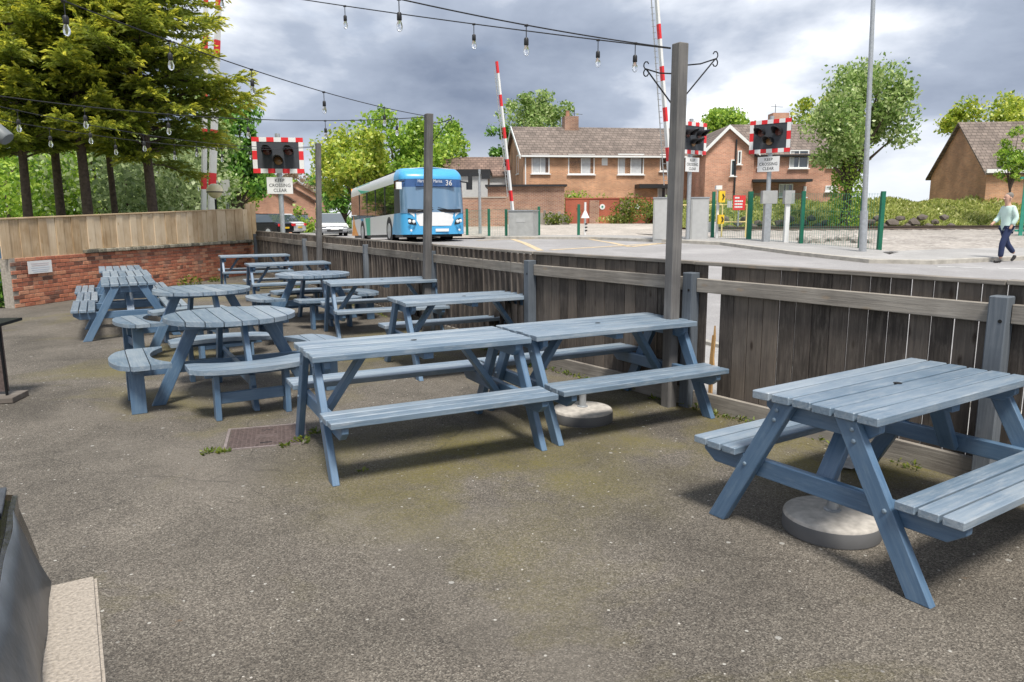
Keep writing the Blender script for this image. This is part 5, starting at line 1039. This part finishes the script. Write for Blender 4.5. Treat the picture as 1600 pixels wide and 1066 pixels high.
def sidepanel(pts, mat, name, s=-1, o=.006):      # livery cut out on the flank: (y,z) outline
    n = len(pts); part(name, MB().add([(s*(HW*(1-.018*max(0,z-1.1)-.16*max(0,z-2.45)**2/.2)+o),y,z) for y,z in pts],[tuple(range(n))]), mat, bus)
sidepanel([(BL,.32),(BL-1.9,.32),(BL-1.1,.75),(BL-.7,1.3),(BL-.5,2.7),(BL,2.7)],'busorange','orange_stripe'); sidepanel([(BL-3.0,2.29),(BL-4.9,2.29),(BL-4.9,2.70),(BL-1.3,2.70),(BL-2.2,2.5)],'busgreen','green_patch'); sidepanel([(BL-4.2,.32),(BL-5.0,.32),(BL-5.1,1.11),(BL-3.9,1.11),(BL-4.1,.7)],'busgreen','green_stripe'); sidepanel([(BL-3.4,.9),(BL-3.4,1.11),(BL-2.6,1.11),(BL-3.0,.95)],'busblue','blue_stripe'); sidepanel([(1.45,.32),(2.1,.32),(1.75,.7),(1.5,1.11),(1.3,1.11),(1.3,.32)],'busblue','blue_sweep')
for y in (3.2,5.2,7.2,9.2): part('window_divider', MB().box(-HW-.004,-HW+.03,y-.03,y+.03,1.14,2.27), 'busdark', bus)
for y in (2.45,BL-3.1):
    for s in (-1,1):
        wl = part('wheel', MB().tube([(s*(HW-.30),y,.47),(s*(HW+.012),y,.47)],.47,24), 'tyre', bus, True); part('rim', MB().lathe([(.31,0),(.30,.012),(.2,-.0),(.1,.03)],20), 'rim', wl, True, loc=(s*(HW+.014),y,.47), rot=(0,R(90)*s,0))
        part('wheel_arch', MB().tube([(s*(HW+.002),y,.47),(s*(HW+.008),y,.47)],.56,24), 'busdark', bus)
for s in (-1,1):
    hl = part('headlight', MB().add([(s*.74,.075,.66),(s*1.10,.26,.70),(s*1.16,.34,.86),(s*1.0,.16,.92),(s*.80,.075,.84)],[(0,1,2,3,4)]), 'busdark', bus); hl.location = (0,-.05,0)
    for X,Y,Z in ((.86,.02,.78),(1.0,.09,.80)): part('lamp', MB().lathe([(.065,0),(.05,.03),(.01,.04)],12), 'white', hl, True, loc=(s*X,Y,Z), rot=(R(90),0,0))
    part('fog_lamp', MB().lathe([(.045,0),(.03,.02)],10), 'white', bus, True, loc=(s*.95,.05,.45), rot=(R(90),0,0)); ma = part('mirror', MB().box(s*1.38-.1,s*1.38+.1,-.05,.08,1.98,2.24), 'busdark' if s > 0 else 'white', bus); part('mirror_arm', MB().tube([(s*1.1,.25,2.3),(s*1.38,.02,2.24)],.025,6), 'busdark', ma)
part('number_plate', MB().box(-.02,.50,-.03,-.008,.40,.51), 'white', bus); part('screen_divider', MB().box(.22,.235,-.004,.1,1.14,2.06), 'busdark', bus).rotation_euler = (R(-4),0,0)
part('dashboard', MB().add([(-1.05,.18,1.12),(1.05,.18,1.12),(1.05,.18,1.26),(-1.05,.18,1.26),(-.7,.06,1.12),(.7,.06,1.12),(.7,.06,1.24),(-.7,.06,1.24)],[(4,5,6,7),(0,4,7,3),(5,1,2,6)]), 'busdark', bus, loc=(0,-.055,0))
for x0,x1 in ((-.75,-.1),(.75,.1)): part('wiper', MB().tube([(x0,-.0,1.17),(x1,-.035,1.30)],.014,5), 'busdark', bus)
dp = part('destination_display', MB().box(-.72,.80,.02,.04,2.10,2.36), 'dest', bus, loc=(0,-.0,0)); dp.location = (0,.02,0)
for s_,sz,X,Z,al in (('Hartlepool Marina',.165,-.66,2.285,'LEFT'),('36',.29,.56,2.22,'CENTER')): text(s_, sz, 'white', bus, (X,-.03+(.02 if len(s_) > 3 else .04),Z), (R(96),0,0), 'destination_text', al, (.78 if len(s_) > 3 else .95,1))
# ------------------------------------------------------------------ cars far up the road
def car(px, d, rz, mat, label, big=1.):
    x = gx(px,d,1.); root = thing('car', label, 'car', (x,d,hz(x,d)), rz, group='cars on the far road'); W = .88
    prof = [(-2.1,.25),(2.1,.25),(2.15,.6),(2.0,.82),(1.0,.92),(-1.75,.95),(-2.1,.8)]
    body = part('body', MB().prism_x([(y,z) for y,z in prof], -W, W), mat, root); b = bmesh.new(); b.from_mesh(body.data); bmesh.ops.bevel(b, geom=b.edges[:], offset=.09, segments=3, affect='EDGES'); b.to_mesh(body.data); b.free()
    v = [(-W+.06,-1.7,.93),(W-.06,-1.7,.93),(W-.06,1.05,.9),(-W+.06,1.05,.9),(-W+.2,-1.2,1.42),(W-.2,-1.2,1.42),(W-.2,.25,1.45),(-W+.2,.25,1.45)]; part('cabin_glass', MB().hexa(v), 'glass', root); part('roof', MB().hexa([(-W+.2,-1.2,1.421),(W-.2,-1.2,1.421),(W-.2,.25,1.451),(-W+.2,.25,1.451),(-W+.26,-1.1,1.48),(W-.26,-1.1,1.48),(W-.26,.15,1.5),(-W+.26,.15,1.5)]), mat, root)
    for s in (-1,1):
        for y in (-1.3,1.3): wl = part('wheel', MB().tube([(s*(W-.2),y,.32),(s*(W+.01),y,.32)],.32,16), 'tyre', root, True); part('rim', MB().tube([(s*(W+.005),y,.32),(s*(W+.02),y,.32)],.19,12), 'rim', wl)
        part('headlight', MB().box(s*.68-.14,s*.68+.14,2.07,2.17,.62,.76), 'white', root); part('tail_light', MB().box(s*.7-.12,s*.7+.12,-2.14,-2.06,.66,.82), 'red', root)
    part('number_plate', MB().box(-.26,.26,2.16,2.18,.42,.53), 'white', root); part('rear_plate', MB().box(-.26,.26,-2.13,-2.11,.5,.61), 'yellow', root); part('grille', MB().box(-.5,.5,2.13,2.165,.3,.42), 'busdark', root); return root
car(517,50,R(200),'carsilver','silver car driving towards the crossing left of the bus'); car(466,62,R(20),'carmaroon','dark maroon car parked by the far hedge'); car(407,50,R(70),'carblack','black parked car just right of the board fence'); car(427,52,R(75),'carwhite','pale parked car behind the post of the left signal')
for i,(px,d,r_,mt,lb) in enumerate(((452,60,(2.6,1.,1.6),'leafA','bright green hedge by the far parked cars'),(490,72,(3.,1.,1.5),'leafC','dark hedge far up the road behind the silver car'))): bush('hedge',(gx(px,d,1.),d,.3),r_,1800,mt,lb,.24)
x = gx(536,58,1.); 
# ------------------------------------------------------------------ pedestrian (walking left, mid stride)
def skinned(name, joints, edges, mat, parent, sub=2):
    me = bpy.data.meshes.new(name); me.from_pydata([j[0] for j in joints], edges, []); o = ob(name, me, parent); me.materials.append(M[mat])
    o.modifiers.new('skin','SKIN'); s = o.modifiers.new('sub','SUBSURF'); s.levels = sub; s.render_levels = sub
    for i,j in enumerate(joints): r = j[1]; me.skin_vertices[0].data[i].radius = r if isinstance(r,tuple) else (r,r); me.skin_vertices[0].data[i].use_root = i == 0
    dg = bpy.context.evaluated_depsgraph_get(); dg.update(); ev = bpy.data.meshes.new_from_object(o.evaluated_get(dg)); o.modifiers.clear(); o.data = ev; ev.name = name
    ev.polygons.foreach_set('use_smooth',[True]*len(ev.polygons)); return o
pz = hz(12.9,18.9); pe = thing('person','person in a pale mint coat and navy trousers walking left across the road','person',(gx(1573,18.9,1.),18.9,pz))
# x forward is -x here; hips .90, shoulders 1.40
body = skinned('body', [((0,0,.92),.12),((-.01,0,1.12),.12),((-.03,0,1.34),.13),((-.05,0,1.46),.055),((-.065,0,1.56),(.075,.085)),((-.075,0,1.66),(.085,.10)),((-.07,0,1.74),.06),
  ((-.03,-.17,1.38),.055),((.06,-.21,1.14),.042),((-.04,-.20,.93),.032),((-.07,-.19,.85),.034),((-.03,.17,1.38),.055),((-.10,.21,1.14),.042),((-.26,.19,1.0),.032),((-.32,.18,.95),.034),
  ((-.02,-.09,.86),.085),((-.15,-.09,.48),.062),((-.16,-.09,.10),.042),((-.02,.09,.86),.085),((.07,.09,.50),.062),((.30,.09,.22),.042)],
  [(0,1),(1,2),(2,3),(3,4),(4,5),(5,6),(2,7),(7,8),(8,9),(9,10),(2,11),(11,12),(12,13),(13,14),(0,15),(15,16),(16,17),(0,18),(18,19),(19,20)], 'skin', pe)
skinned('coat', [((.0,0,.74),(.17,.19)),((0,0,.95),(.165,.18)),((-.01,0,1.15),(.155,.165)),((-.03,0,1.35),(.15,.17)),((-.045,0,1.44),.07),((-.03,-.18,1.38),.075),((.06,-.22,1.14),.064),((-.03,-.205,.95),.055),((-.03,.18,1.38),.075),((-.10,.22,1.14),.064),((-.24,.195,1.02),.055)],[(0,1),(1,2),(2,3),(3,4),(3,5),(5,6),(6,7),(3,8),(8,9),(9,10)],'mint',pe)
skinned('trousers', [((0,0,.90),.12),((-.03,-.09,.84),.10),((-.155,-.09,.48),.078),((-.165,-.09,.13),.066),((-.03,.09,.84),.10),((.07,.09,.50),.078),((.285,.09,.24),.064)],[(0,1),(1,2),(2,3),(0,4),(4,5),(5,6)],'navy',pe)
skinned('shoe', [((-.13,-.09,.05),.045),((-.24,-.09,.04),.046),((-.33,-.09,.032),.034)],[(0,1),(1,2)],'shoe',pe,1); skinned('shoe', [((.33,.09,.19),.045),((.30,.09,.10),.046),((.235,.09,.035),.034)],[(0,1),(1,2)],'shoe',pe,1)
skinned('hair', [((-.02,0,1.60),(.07,.09)),((-.03,0,1.70),(.09,.105)),((-.065,0,1.77),.07)],[(0,1),(1,2)],'hair',pe)
fa = part('nose', MB().lathe([(.02,0),(.012,.03),(.003,.04)],8), 'skin', pe, True, loc=(-.155,0,1.615), rot=(0,R(-90),0))
for s in (-1,1): part('eye', MB().lathe([(.012,0),(.006,.006)],8), 'signblack', pe, True, loc=(-.146,s*.035,1.655), rot=(0,R(-90),0)); part('ear', MB().lathe([(.03,0),(.018,.02)],8), 'skin', pe, True, loc=(-.05,s*.088,1.63), rot=(R(-90)*s,0,0))
part('mouth', MB().box(-.150,-.142,-.025,.025,1.575,1.581), plain('lips',(.4,.15,.13),.5), pe)
bpy.context.view_layer.update()
